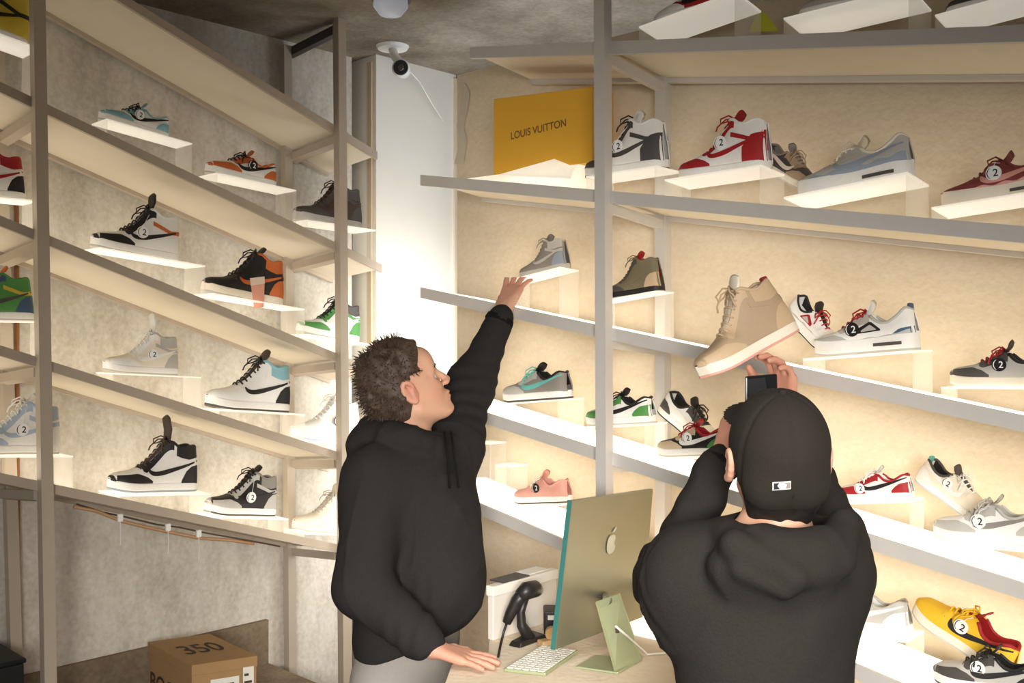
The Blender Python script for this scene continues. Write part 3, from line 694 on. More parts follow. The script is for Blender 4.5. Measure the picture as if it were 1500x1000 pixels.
def mesh_obj(name, V, Fq, m, parent=None, tint=None):
    me = bpy.data.meshes.new(name); me.vertices.add(len(V)); me.vertices.foreach_set('co', np.ascontiguousarray(V, np.float32).ravel())
    me.loops.add(Fq.size); me.loops.foreach_set('vertex_index', np.ascontiguousarray(Fq, np.int32).ravel())
    me.polygons.add(len(Fq)); me.polygons.foreach_set('loop_start', np.arange(0, Fq.size, 4, dtype=np.int32))
    me.update(calc_edges=True); me.validate(); me.shade_smooth(); me.materials.append(m)
    if tint is not None:
        at = me.attributes.new('tint', 'FLOAT', 'POINT'); at.data.foreach_set('value', np.ascontiguousarray(tint, np.float32))
    o = bpy.data.objects.new(name, me); col.objects.link(o)
    if parent is not None: o.parent = parent
    return o
def skin_mat(name, base, red):
    m = mat(name, base, .5, 0, .05, 60); nt = m.node_tree; b = nt.nodes['Principled BSDF']
    src = b.inputs['Base Color'].links[0].from_socket
    a = nt.nodes.new('ShaderNodeAttribute'); a.attribute_name = 'tint'; mx = nt.nodes.new('ShaderNodeMix'); mx.data_type = 'RGBA'
    mx.inputs['B'].default_value = (*lin(red), 1); nt.links.new(a.outputs['Fac'], mx.inputs['Factor']); nt.links.new(src, mx.inputs['A'])
    nt.links.new(mx.outputs['Result'], b.inputs['Base Color'])
    b.inputs['Subsurface Weight'].default_value = .12; b.inputs['Subsurface Radius'].default_value = (.012, .005, .003); return m
M_skin = skin_mat('skin', (214, 166, 138), (190, 100, 88))
M_hood = mat('black_cotton', (44, 42, 41), .95, 0, .25, 220, .35, spec=.1)
M_hood2 = mat('black_fleece', (42, 39, 36), .95, 0, .25, 220, .35, spec=.1)
M_rib = mat('black_ribbing', (26, 25, 25), .95, 0, .2, 300, .4, spec=.1)
M_grey_tr = mat('grey_trousers', (150, 144, 136), .85, 0, .08, 150, .2)
M_black_tr = mat('black_trousers', (30, 29, 29), .9, 0, .15, 150, .2)
M_hair = mat('brown_hair', (74, 58, 46), .6, 0, .3, 200)
M_hairk = mat('dark_hair', (30, 25, 22), .6, 0, .3, 200)
M_cap = mat('black_cap_cloth', (44, 40, 35), .9, 0, .2, 260, .3, spec=.15)

class Head:
    def __init__(s, o, yaw, pitch, roll=0, ear=0):
        s.ear = ear
        s.o = Vector(o); cy, sy, cp, sp = math.cos(yaw), math.sin(yaw), math.cos(pitch), math.sin(pitch)
        s.f = Vector((cp*cy, cp*sy, sp)); s.u = Vector((-sp*cy, -sp*sy, cp)); s.r = s.f.cross(s.u)
        if roll:
            R = Matrix.Rotation(roll, 3, s.f); s.u = R @ s.u; s.r = R @ s.r
        s.ax = [tuple(s.f), tuple(s.r), tuple(s.u)]
    def p(s, f, r, u): return s.o+s.f*f+s.r*r+s.u*u
    def loc(s, V): return (V-np.array(s.o)) @ np.array(s.ax).T
    def build(s, g):
        p = s.p
        g.ell(p(-.012, 0, .035), (.096, .076, .092), s.ax, .02)
        g.ell(p(.028, 0, -.035), (.064, .060, .082), s.ax, .03)
        for q in (1, -1):
            g.cap(p(-.005, q*.052, -.055), p(.062, q*.020, -.098), .020, .018, .025)
            g.ell(p(.055, q*.036, -.022), (.026, .022, .022), s.ax, .02)          # cheek bone
            g.cap(p(.078, q*.008, .024), p(.070, q*.042, .022), .012, .010, .015)   # brow ridge
        g.ell(p(.070, 0, .055), (.028, .05, .035), s.ax, .03)
        g.ell(p(.078, 0, -.100), (.018, .020, .016), s.ax, .018)
        g.ell(p(.076, 0, -.066), (.022, .026, .022), s.ax, .015)
        for q in (1, -1): g.ell(p(.090, q*.032, .002), (.014, .016, .012), s.ax, .012, True)
        g.cap(p(.090, 0, .012), p(.112, 0, -.026), .0075, .0105, .010)
        for q in (1, -1): g.ell(p(.104, q*.011, -.031), (.011, .008, .008), s.ax, .006)
        g.ell(p(.096, 0, -.057), (.008, .021, .0055), s.ax, .005); g.ell(p(.094, 0, -.069), (.008, .019, .006), s.ax, .005)
        g.ell(p(.106, 0, -.063), (.010, .022, .0012), s.ax, .003, True)
        for q in (1, -1):
            el = [(-.010+.0165*math.cos(a)-.10*.030*math.sin(a), .002+.030*math.sin(a)) for a in np.radians(np.linspace(25, 285, 11))]
            for (f0, u0), (f1, u1), r_ in [(x, y, .0052) for x, y in zip(el[:-1], el[1:])]+[((-.004, -.010), (-.001, .006), .0045), ((-.014, -.016), (-.018, .014), .004), ((-.006, -.026), (-.004, -.020), .0065)]:
                g.cap(p(f0-.004, q*(.084+s.ear), u0-s.ear), p(f1-.004, q*((.082 if f1 > 0 else .083)+s.ear*.8), u1-s.ear), r_, r_, .006)
            g.ell(p(-.008, q*(.078+s.ear*.8), -.004-s.ear), (.016, .006+s.ear*.3, .024), s.ax, .005)
    def tint(s, V):
        L_ = s.loc(V); t = np.zeros(len(V))
        def g(c, r, a):
            return a*np.exp(-(((L_-np.array(c))/np.array(r))**2).sum(1))
        t += g((.098, 0, -.063), (.014, .022, .012), .8); t += g((.110, 0, -.03), (.015, .018, .014), .35)
        for q in (1, -1): t += g((.06, q*.045, -.03), (.03, .03, .028), .35)+g((-.008, q*.085, 0), (.03, .014, .04), .55)
        return np.clip(t, 0, 1)
    def eyes(s, root, mh):
        for q in (1, -1):
            b = MB(); c = s.p(.0705, q*.030, .003); n = 12
            vs = [tuple(c+Vector((math.sin(a)*math.cos(t), math.sin(a)*math.sin(t), math.cos(a)))*.0125) for a in np.linspace(0.01, math.pi-.01, 9) for t in np.linspace(0, 2*math.pi, n, False)]
            b.add(vs, [(i*n+j, i*n+(j+1) % n, (i+1)*n+(j+1) % n, (i+1)*n+j) for i in range(8) for j in range(n)])
            e = b.build('eye', mat('eye_white', (196, 184, 174), .3), root, smooth=True)
            ic = c+s.f*.0118; b = MB(); b.add([tuple(ic)]+[tuple(ic+(s.r*math.cos(t)+s.u*math.sin(t))*.006-s.f*.0012) for t in np.linspace(0, 2*math.pi, 14, False)], [(0, 1+i, 1+(i+1) % 14) for i in range(14)])
            b.build('iris', mat('brown_iris', (60, 44, 34), .2), e)
            b = MB().tube([s.p(.0895, q*.014, .025), s.p(.0925, q*.028, .030), s.p(.084, q*.046, .026)], [.003, .0042, .002], 6); b.build('eyebrow', mh, root, smooth=True)

def hand(g, w, d, n, side, curls, k=.006, sc=1.0, spread=.10, thumb=(.7, .55, .35), nails=None):
    """w wrist, d wrist->knuckles, n out of the palm, side +1 when the thumb lies towards d x n"""
    d = Vector(d).normalized(); n = Vector(n); n = (n-d*n.dot(d)).normalized(); l = d.cross(n)*side
    w = Vector(w)
    for a in (-.030, -.011, .009, .027):
        g.cap(w+l*a*.55*sc+d*.006, w+d*(.088-.25*abs(a))*sc+l*a*sc, .0145*sc, .0115*sc, .012)
    g.ell(w+d*.045*sc+l*.016*sc+n*.008*sc, (.03*sc, .016*sc, .013*sc), [tuple(d), tuple(l), tuple(n)], .012)
    for i, (a, ln) in enumerate(((.027, .072), (.009, .080), (-.011, .074), (-.030, .058))):
        b = w+d*(.088-.25*abs(a))*sc+l*a*sc; ang = 0
        dv = (d+l*spread*(a/.03)).normalized(); r = (.0092 if i < 3 else .0078)*sc; pts = [b]; rs = [r*1.08]
        for fr, c in zip((.44, .31, .25), curls[i]):
            ang += c; b = b+(dv*math.cos(ang)+n*math.sin(ang))*ln*fr*sc; pts.append(b); r *= .92; rs.append(r)
        g.chain(pts, rs, k*.5)
    t0 = w+d*.018*sc+l*.022*sc+n*.006*sc; td = (l*thumb[0]+d*thumb[1]+n*thumb[2]).normalized()
    t1 = t0+td*.042*sc; t2 = t1+(td*.75+d*.5+n*.1).normalized()*.034*sc; t3 = t2+(td*.5+d*.8+n*.15).normalized()*.027*sc
    g.chain([t0, t1, t2, t3], [.0155*sc, .0115*sc, .0100*sc, .0078*sc], .008)

def fuzz(name, head, V, Fq, m, parent, count, ln, seed, keep):
    rs = np.random.RandomState(seed); N = normals(V, Fq); b = MB()
    ids = rs.choice(len(V), count*3)
    made = 0
    for i in ids:
        l = head.loc(V[i:i+1])[0]
        if not keep(l): continue
        p = Vector(V[i]); n = Vector(N[i]); sw = Vector(rs.normal(size=3)*.35)
        back = -head.f*.5-head.u*.25
        t = (n*.55+back*.55+sw).normalized(); s_ = t.cross(n); s_ = s_.normalized() if s_.length > 1e-4 else head.r
        L_ = ln*(.6+.8*rs.rand()); w = .0014
        p0 = p-n*.003; p1 = p+n*L_*.35+t*L_*.45; p2 = p1+t*L_*.55-head.u*L_*.06
        b.add([p0-s_*w, p0+s_*w, p1+s_*w*.8, p1-s_*w*.8, p2], [(0, 1, 2, 3), (3, 2, 4)]); made += 1
        if made >= count: break
    return b.build(name, m, parent)

# ---- person reaching up to the middle shelf
h1 = Head(P(597, 570, 2.74), math.radians(20), math.radians(27))
DESK = H-.80
Sr, Er, Wr = P(549, 700, 2.64), P(531, 860, 2.54), Vector((-.196, 2.452, DESK+.045))
Sl, El, Wl = P(664, 650, 2.87), P(691, 562, 2.99), P(735, 461, 3.03)
tf = (.87, -.5, 0); tr = (-.5, -.87, 0); tu = (0, 0, 1); tax = [tf, tr, tu]
g = SDF((-.52, 2.25, .62), (.12, 3.3, 1.95), .0036)
h1.build(g)
g.cap(h1.p(-.03, 0, -.05), P(598, 668, 2.77), .058, .062, .03)
g.ell(P(610, 740, 2.78), (.11, .16, .20), tax, .05); g.ell(P(604, 900, 2.78), (.11, .15, .2), tax, .05)
g.chain([Sr, Er, Wr], [.055, .042, .027], .03); g.chain([Sl, El, Wl], [.055, .042, .027], .03)
hand(g, Wr, Vector((.085, -.012, -.020)), (0.1, 0, -1), 1, [(-.12, .08, .08), (-.12, .10, .08), (-.10, .12, .1), (-.06, .1, .1)], thumb=(.75, .6, .02), spread=.22)
hand(g, Wl+Vector((.004, .01, .012)), P(753, 418, 3.08)-Wl, (.55, .75, -.2), 1, [(-.12, .05, .06), (.02, .12, .12), (.10, .2, .18), (.16, .28, .22)], thumb=(.6, .65, .4), spread=.22)
V, Fq = g.mesh(1)
V[:, 2] = np.where((V[:, 0] > -.19) & (V[:, 1] < 2.5) & (V[:, 2] < DESK+.0015), DESK+.0015, V[:, 2])
tint = h1.tint(V); hd = ((V[:, 1] < 2.47) & (V[:, 0] > -.2)) | (V[:, 1] > 3.04); tint = np.where(hd, .28, tint)
man1 = mesh_obj('person', V, Fq, M_skin, None, tint)
tag(man1, 'brown-haired person in a black hoodie and grey trousers, reaching up to a shelf', 'person')
h1.eyes(man1, M_hair)
# hair
gh = SDF(np.array(h1.o)-.17, np.array(h1.o)+.19, .0035)
gh.ell(h1.p(-.022, 0, .045), (.103, .083, .096), h1.ax, .02); gh.ell(h1.p(-.01, 0, .105), (.085, .07, .042), h1.ax, .03)
gh.cap(h1.p(-.075, 0, -.01), h1.p(-.062, 0, -.068), .050, .040, .03)
for q in (1, -1): gh.cap(h1.p(-.04, q*.05, .0), h1.p(-.05, q*.042, -.045), .034, .024, .02); gh.cap(h1.p(.010, q*.069, .02), h1.p(.008, q*.070, -.004), .006, .003, .008)
gh.ell(h1.p(.105, 0, -.012), (.060, .12, .092), h1.ax, .012, True)
for q in (1, -1): gh.ell(h1.p(.052, q*.085, -.010), (.054, .040, .060), h1.ax, .010, True)
for q in (1, -1): gh.ell(h1.p(-.006, q*.09, -.006), (.022, .03, .034), h1.ax, .008, True)
Vh, Fh = gh.mesh(1); Nh = normals(Vh, Fh); Vh = Vh+Nh*(waves(Vh, 130)*.0035+waves(Vh, 60)*.003)[:, None]
hair = mesh_obj('hair', Vh, Fh, M_hair, man1)
fuzz('hair_tufts', h1, Vh, Fh, M_hair, hair, 1800, .012, 5, lambda l: l[0] < .045 and l[2] > -.05 and not (l[0] > -.045 and l[2] < .035 and abs(l[1]) > .045))
# hoodie
def folds(V, N, segs):                        # creases across sleeves
    o = np.zeros(len(V))
    for (a, b, n, amp, tw) in segs:
        a = np.array(a); b = np.array(b); d = b-a; L_ = np.linalg.norm(d); d /= L_
        t = (V-a)@d/L_; rad = np.linalg.norm(V-a-np.outer(t*L_, d), axis=1)
        e = np.cross(d, (0, 1, 0.2)); e /= np.linalg.norm(e)
        w = np.clip(1-np.abs(t-.5)/.62, 0, 1)**.5*np.clip((.16-rad)/.05, 0, 1)
        o += w*amp*np.sin(2*np.pi*n*t+tw*((V-a)@e)*30+1.6*waves(V, 16, 6))*(.6+.5*waves(V, 14, 6))
    return V+N*o[:, None]
g = SDF((-.58, 2.25, .72), (.12, 3.25, 1.95), .0055)
ch, be, he = P(611, 735, 2.78), P(604, 850, 2.78), P(601, 935, 2.78)
g.ell(ch, (.155, .205, .20), tax, .05); g.ell(be, (.158, .195, .20), tax, .06); g.ell(he, (.150, .185, .13), tax, .06)
g.ell(P(655, 800, 2.70), (.085, .11, .17), tax, .08); g.ell(P(657, 860, 2.66), (.080, .10, .10), tax, .08)
g.cap(Sr, Sl, .078, .08, .07); g.cap(P(594, 672, 2.77), P(600, 700, 2.77), .10, .12, .06)
g.chain([Sr, Er, Er+(Wr-Er)*.86], [.088, .074, .050], .035)
g.cap(Er+(Wr-Er)*.80, Er+(Wr-Er)*.95, .046, .042, .01)
g.chain([Sl, El, El+(Wl-El)*.88], [.088, .066, .045], .04); g.cap(El+(Wl-El)*.80, El+(Wl-El)*.97, .043, .039, .01)
hc = P(598, 640, 2.765)
for i in range(18):
    a0 = 2*math.pi*i/18; a1 = 2*math.pi*(i+1)/18
    def rp(a): return hc+Vector((math.cos(a)*.098+.004, math.sin(a)*.105, -.35*math.cos(a)*.098*.5+.005*math.sin(3*a)))
    back = .5-.5*math.cos(a0)
    g.cap(rp(a0), rp(a1), .026+.020*back, .026+.020*back, .012)
g.ell(P(545, 648, 2.74), (.055, .10, .052), tax, .035)
g.cap(h1.p(-.03, 0, -.02), hc+Vector((0, 0, .03)), .066, .078, .012, True)
pa, pb = P(505, 990, 2.70), P(708, 908, 2.70)
dv = (pb-pa).normalized(); g.plane(pa, Vector((dv.z, -.12, -dv.x)), .012)
V, Fq = g.mesh(2); N = normals(V, Fq)
V = V+N*(waves(V, 20)*.0022+waves(V, 55)*.0010+creases(V))[:, None]
V = folds(V, normals(V, Fq), [(Sr, Er, 2.6, .0028, 2.2), (Er, Wr, 4.5, .003, 2), (Sl, El, 3.5, .0035, 2.2), (El, Wl, 5, .0035, 2), (P(700, 690, 2.72), P(690, 900, 2.72), 2.2, .004, 3)])
hood1 = mesh_obj('hoodie', V, Fq, M_hood, man1)
for (a, b, n_) in ((Er, Wr, 'cuff'), (El, Wl, 'cuff')):
    d = (b-a); MB().tube([a+d*.88, a+d*.90, a+d*.965, a+d*.98], [.043, .0455, .0425, .034], 20).build('cuff', M_rib, hood1, smooth=True)
for q in (.03, -.02):
    MB().tube([P(655+q*200, 632, 2.66), P(660+q*200, 672, 2.615), P(664+q*260, 715, 2.60)], .0035, 6).build('drawstring', M_rib, hood1, smooth=True)
def trousers(root, hip, foot_z, m, ax, wid, name='trousers', waist=None):
    g = SDF((hip.x-.3, hip.y-.3, foot_z), (hip.x+.3, hip.y+.3, hip.z+.25), .010)
    g.ell(hip+Vector((0, 0, .02)), (.125, .17, .15), ax, .04)
    if waist: g.ell(waist, (.125, .165, .16), ax, .04)
    R_ = Vector(ax[1])
    for q in (1, -1):
        a = hip+R_*q*.085; k_ = Vector((a.x+R_.x*q*.02, a.y+R_.y*q*.02, hip.z*.52)); f_ = Vector((a.x+R_.x*q*.03, a.y+R_.y*q*.03, foot_z+.06))
        g.chain([a, k_, f_], [.098, .075, .062], .03)
    V, Fq = g.mesh(2); V = V+normals(V, Fq)*(waves(V, 22)*.004)[:, None]
    t = mesh_obj(name, V, Fq, m, root)
    for q in (1, -1):
        s_ = hip+R_*q*.115; f_ = Vector(ax[0])
        Mx, k_ = frame_from(Vector((s_.x, s_.y, foot_z+.001))-f_*.09, Vector((s_.x, s_.y, foot_z+.001))+f_*.19, 0)
        b = MB(); sh = Shape('low'); us = .5*(1-np.cos(np.linspace(0, np.pi, 24))); U, T = np.meshgrid(us, np.linspace(0, 1, 8), indexing='ij'); sh.grid(b, U, T, 0, (1, -1), False)
        n_ = len(us); o_ = len(b.v)
        b.v += [(u*SL, float(W_out(u)), z) for z in (0, .03) for u in us]+[(u*SL, -float(W_out(u)), z) for z in (0, .03) for u in us]
        b.f += [(o_+i, o_+i+1, o_+n_+i+1, o_+n_+i) for i in range(n_-1)]+[(o_+2*n_+i, o_+2*n_+i+1, o_+3*n_+i+1, o_+3*n_+i) for i in range(n_-1)]
        b.f += [(o_+i, o_+i+1, o_+2*n_+i+1, o_+2*n_+i) for i in range(n_-1)]
        b.build('shoe', M_black_tr, root, M=Mx, smooth=True)
    return t
trousers(man1, P(596, 975, 2.78)-Vector((0, 0, .03)), 0, M_grey_tr, tax, .16, waist=P(603, 925, 2.775))

# ---- person in a cap filming a shoe
h2 = Head(P(1137, 668, 1.90), math.radians(91), math.radians(20), math.radians(-2), .010)
ax2 = [(0.05, 1, 0), (1, -.05, 0), (0, 0, 1)]
S2l, E2l, W2l = P(1012, 838, 1.92), P(978, 850, 2.06), P(1060, 668, 2.13)
S2r, E2r, W2r = P(1208, 832, 1.93), P(1222, 792, 2.10), P(1151, 600, 2.29)
g = SDF((.18, 1.60, .80), (.80, 2.5, 1.78), .0036)
h2.build(g)
g.cap(h2.p(-.025, 0, -.05), P(1137, 800, 1.9), .058, .064, .03)
g.ell(P(1118, 900, 1.9), (.10, .155, .18), ax2, .05); g.ell(P(1118, 1040, 1.9), (.10, .145, .18), ax2, .05)
g.chain([S2l, E2l, W2l], [.052, .042, .026], .03); g.chain([S2r, E2r, W2r], [.052, .042, .026], .03)
hand(g, W2l, Vector((.035, .03, .085)), (.75, .5, -.1), 1, [(.3, .5, .4), (.4, .6, .4), (.5, .6, .4), (.55, .7, .4)], thumb=(.5, .8, .3))
hand(g, W2r, P(1145, 540, 2.27)-W2r, (-.72, -.45, .1), -1, [(.25, .55, .55), (.3, .6, .55), (.35, .6, .5), (.4, .6, .5)], thumb=(.55, .7, .35), spread=.15)
V, Fq = g.mesh(1); tint = np.maximum(h2.tint(V), np.where(V[:, 1] > 2.1, .35, 0))
man2 = mesh_obj('person', V, Fq, M_skin, None, tint)
tag(man2, 'person seen from behind in black cap and hoodie, holding up a phone and shoe', 'person')
h2.eyes(man2, M_hairk)
gh = SDF(np.array(h2.o)-.17, np.array(h2.o)+.19, .004)
gh.ell(h2.p(-.020, 0, .03), (.100, .081, .09), h2.ax, .02); [gh.cap(h2.p(-.060, q*.026, -.02), h2.p(-.052, q*.022, -.078), .054, .044, .03) for q in (1, -1)]
gh.ell(h2.p(.105, 0, -.012), (.075, .12, .12), h2.ax, .012, True)
for q in (1, -1): gh.ell(h2.p(-.006, q*.09, -.006), (.022, .03, .034), h2.ax, .008, True)
Vh, Fh = gh.mesh(1); Vh = Vh+normals(Vh, Fh)*(waves(Vh, 140)*.002)[:, None]
hair2 = mesh_obj('hair', Vh, Fh, M_hairk, man2)
fuzz('hair_tufts', h2, Vh, Fh, M_hairk, hair2, 10, .004, 6, lambda l: l[0] < .03 and l[2] < -.03)
CC, CR_ = h2.p(-.014, 0, .030), (.112, .0925, .108)
gc = SDF(np.array(h2.o)-.2, np.array(h2.o)+.26, .004)
gc.ell(CC, CR_, h2.ax, .02); gc.cap(h2.p(-.070, -.03, -.03), h2.p(-.070, .03, -.03), .045, .045, .04)
gc.ell(h2.p(-.02, 0, -.115), (.20, .2, .062), h2.ax, .008, True)
gc.ell(h2.p(.02, 0, -.065), (.12, .105, .068), h2.ax, .012, True); gc.ell(h2.p(-.012, 0, .02), (.1005, .081, .096), h2.ax, .006, True)
Vc, Fc = gc.mesh(2)
Lc = h2.loc(Vc); ang = np.arctan2(Lc[:, 1], Lc[:, 0]+.014); Vc = Vc-normals(Vc, Fc)*(.0026*np.exp(-((np.abs(((ang/(math.pi/3)) % 1)-.5)-.5)*14)**2))[:, None]
cap_ = mesh_obj('cap', Vc, Fc, M_cap, man2)
gb = SDF(np.array(h2.p(.12, 0, .02))-.14, np.array(h2.p(.12, 0, .02))+.14, .004)
gb.ell(h2.p(.115, 0, .030), (.080, .078, .006), h2.ax, .01); gb.ell(h2.p(.0, 0, .03), (.095, .075, .05), h2.ax, .01, True)
Vb, Fb = gb.mesh(1); mesh_obj('brim', Vb, Fb, M_cap, cap_)
bt = h2.p(-.014, 0, .139); MB().tube([bt-h2.u*.004, bt+h2.u*.001, bt+h2.u*.004], [.008, .008, .004], 12).build('cap_button', M_cap, cap_, smooth=True)
def on_ell(x, y, c, r, ax, grow=0):           # where the line of sight meets an ellipsoid: world point and outward normal
    o = np.array((0, 0, H)); d = np.array(P(x, y, 1))-o; A = np.array(ax); r = np.array(r)+grow
    oo = A@(o-np.array(c))/r; dd = A@d/r; a = dd@dd; b = 2*oo@dd; cc = oo@oo-1
    t = (-b-math.sqrt(max(b*b-4*a*cc, 0)))/(2*a); p = o+d*t; n = A.T@((A@(p-np.array(c)))/r**2); return Vector(p), Vector(n).normalized()
from mathutils.bvhtree import BVHTree
cap_tree = BVHTree.FromPolygons([tuple(v) for v in Vc], [tuple(int(i) for i in f) for f in Fc])
def cap_hit(x, y):
    o = Vector((0, 0, H)); d = (P(x, y, 1)-o).normalized(); return cap_tree.ray_cast(o, d)[0]
def badge(poly, m, name, parent, lift):
    b = MB(); pts = [cap_hit(x, y)-Vector((0, lift, 0)) for x, y in poly]
    b.add([tuple(p) for p in pts]+[tuple(p+Vector((0, .005, 0))) for p in pts], [tuple(range(len(pts)))]+[(i, (i+1) % len(pts), len(pts)+(i+1) % len(pts), len(pts)+i) for i in range(len(pts))])
    return b.build(name, m, parent)
lg = badge([(1131, 706), (1158, 704), (1158, 716), (1131, 718)], mat('badge_white', (226, 222, 216), .6), 'cap_badge', cap_, .0025)
badge([(1133, 707.5), (1141, 707), (1138, 711), (1142, 716), (1133, 716.5)], mat('badge_black', (40, 38, 44), .6), 'badge_mark', lg, .0035)
badge([(1149, 706.5), (1157, 706), (1157, 714.5), (1151, 715), (1153, 710)], mat('badge_grey', (150, 140, 138), .6), 'badge_mark', lg, .0035)
# hoodie
g = SDF((.14, 1.58, .74), (.84, 2.42, 1.66), .0055)
g.ell(P(1116, 905, 1.90), (.145, .178, .17), ax2, .05); g.ell(P(1120, 1010, 1.90), (.14, .162, .19), ax2, .06); g.ell(P(1120, 1130, 1.90), (.14, .17, .15), ax2, .06)
g.cap(S2l, S2r, .085, .085, .07); g.cap(P(1138, 815, 1.9), P(1138, 840, 1.9), .10, .12, .06)
g.ell(P(1000, 880, 1.93), (.08, .075, .09), ax2, .05); g.ell(P(1203, 872, 1.93), (.08, .07, .1), ax2, .05)
g.chain([S2l, E2l, E2l+(W2l-E2l)*.90], [.085, .062, .042], .04); g.cap(E2l+(W2l-E2l)*.85, E2l+(W2l-E2l)*.97, .040, .037, .01)
g.chain([S2r, E2r, E2r+(W2r-E2r)*.86], [.085, .062, .042], .04); g.cap(E2r+(W2r-E2r)*.80, E2r+(W2r-E2r)*.92, .040, .037, .01)
hc = P(1140, 792, 1.885)
for i in range(20):
    a0 = 2*math.pi*i/20; a1 = 2*math.pi*(i+1)/20
    def rp(a): return hc+Vector((math.cos(a)*.100, math.sin(a)*.098, .020*abs(math.cos(a))-.012))
    bk = .5-.5*math.sin(a0); g.cap(rp(a0), rp(a1), .024+.016*bk, .024+.016*bk, .010)
g.ell(P(1130, 830, 1.79), (.055, .115, .065), ax2, .03); g.cap(P(1078, 800, 1.765), P(1162, 842, 1.735), .030, .022, .012)
g.cap(P(1238, 765, 1.86), P(1226, 820, 1.80), .030, .028, .015); g.cap(P(1226, 820, 1.80), P(1162, 850, 1.735), .026, .02, .012)
g.cap(P(1084, 835, 1.745), P(1150, 868, 1.735), .014, .012, .02)
g.cap(h2.p(-.02, 0, -.02), hc+Vector((0, 0, .03)), .066, .080, .012, True)
V, Fq = g.mesh(2); N = normals(V, Fq)
V = V+N*(waves(V, 22)*.0025+waves(V, 52)*.0010+creases(V))[:, None]
V = folds(V, normals(V, Fq), [(S2l, E2l, 3, .004, 2), (E2l, W2l, 4.5, .0035, 2), (E2r, W2r, 4.5, .0035, 2), (S2r, E2r, 3, .004, 2)])
hood2 = mesh_obj('hoodie', V, Fq, M_hood2, man2)
for (a, b, t) in ((E2l, W2l, 0), (E2r, W2r, -.05)):
    d = (b-a); MB().tube([a+d*(.88+t), a+d*(.90+t), a+d*(.975+t), a+d*(.985+t)], [.041, .043, .040, .033], 20).build('cuff', M_rib, hood2, smooth=True)
trousers(man2, Vector((.482, 1.90, .90)), 0, M_black_tr, ax2, .16)
# phone held up in front of the cap
pt = thing('phone', 'black phone held upright just above the black cap', 'phone', M=Matrix.Translation(P(1117, 600, 2.13)))
po = P(1117, 600, 2.13)
def phone_quad(z0, z1, grow, dz):
    q = [P(1092-grow, 652+grow, 2.13), P(1142+grow, 652+grow, 2.15), P(1139+grow, 547-grow, 2.16), P(1092-grow, 551-grow, 2.14)]
    return [v+Vector((0, z0, 0))-po for v in q]+[v+Vector((0, z1, 0))-po for v in q]
MB().hexa(phone_quad(0, .009, 0, 0)).build('phone_body', mat('black_glass', (26, 26, 28), .25), pt, bevel=.004)
MB().hexa(phone_quad(-.0008, .0005, -4, 0)).build('screen', mat('dark_screen', (46, 45, 47), .15), pt)
hs = P(1094, 549, 2.13); 
# beige shoe in the raised hand
A = P(1168, 484, 2.325); B = P(1029, 560, 2.235)
Mx, k = frame_from(A, B, math.radians(6), Vector((-.15, 0, 1)))
s = sneaker('beige high-top sneaker held up in a raised hand', sty='high', q='ND', over='BG', box='ND', hc='BG', col_='BG', strap='ND', tongue='CR', lace='BG', swoosh=None, mid='CR', out='P', flag='R', near=1, tg=.006)
s.matrix_world = Mx
# ------------------------------------------------------------------ desk and what stands on it
M_wood = concrete('pale_maple', (226, 208, 180), (234, 218, 192), (242, 228, 204), .9, .3, .15)
M_side = mat('pale_laminate', (206, 196, 180), .6)
dk = thing('counter', 'pale wooden counter with a lit top in front of the plywood wall', 'counter', loc=(0, 2.4, 0))
pE, pF = UR.plan(.5, -.045), UR.plan(.5, -.74)
poly = [(-.165, 2.2), (-.15, 2.47), (-.062, 2.52), (-.062, 3.055), tuple(pE), tuple(pF)]
def extr(pts, z0, z1):
    n = len(pts); return MB().add([(x, y-2.4, z0) for x, y in pts]+[(x, y-2.4, z1) for x, y in pts], [tuple(range(n)), tuple(range(n, 2*n))]+[(i, (i+1) % n, n+(i+1) % n, n+i) for i in range(n)])
extr(poly, DESK-.03, DESK).build('worktop', M_wood, dk, bevel=.003)
cx_ = sum(p[0] for p in poly)/6; cy_ = sum(p[1] for p in poly)/6
extr([(cx_+(x-cx_)*.86, cy_+(y-cy_)*.9) for x, y in poly], 0, DESK-.03).build('base_cabinet', M_side, dk)
def desk_pt(x, y, lift=0):
    Z = (.80-lift)*F/(y-500); return P(x, y, Z)
# monitor
TL, TR, BL, BR = P(838, 733, 2.42), P(957, 716, 2.70), P(813, 952, 2.39), P(942, 904, 2.67)
mo = thing('monitor', 'slim desktop computer seen from behind, silver green back and teal edge', 'computer', M=Matrix.Translation(BL)); off = BL
nb = (TR-TL).cross(BL-TL).normalized()
if nb.y > 0: nb = -nb
def g3(p): return p-off
M_alu = mat('green_silver_aluminium', (164, 160, 136), .38, .75, .03, 20); M_teal = mat('teal_aluminium', (66, 128, 124), .4, .3)
t = .013
MB().hexa([g3(BL-nb*t), g3(BR-nb*t), g3(BR), g3(BL), g3(TL-nb*t), g3(TR-nb*t), g3(TR), g3(TL)]).build('back_panel', M_alu, mo, bevel=.002)
e = (TL-TR).normalized()*.0015
MB().hexa([g3(BL-nb*t+e), g3(BL-nb*t), g3(BL), g3(BL+e), g3(TL-nb*t+e), g3(TL-nb*t), g3(TL), g3(TL+e)]).build('side_edge', M_teal, mo)
MB().hexa([g3(q-nb*(t+.001)+dd) for q, dd in ((BL, Vector((.01, .01, .01))), (BR, Vector((-.01, -.01, .01))), (TR, Vector((-.01, -.01, -.01))), (TL, Vector((.01, .01, -.01))))]+[g3(q-nb*t+dd) for q, dd in ((BL, Vector((.01, .01, .01))), (BR, Vector((-.01, -.01, .01))), (TR, Vector((-.01, -.01, -.01))), (TL, Vector((.01, .01, -.01))))]).build('screen', mat('dim_screen', (30, 32, 36), .2), mo)
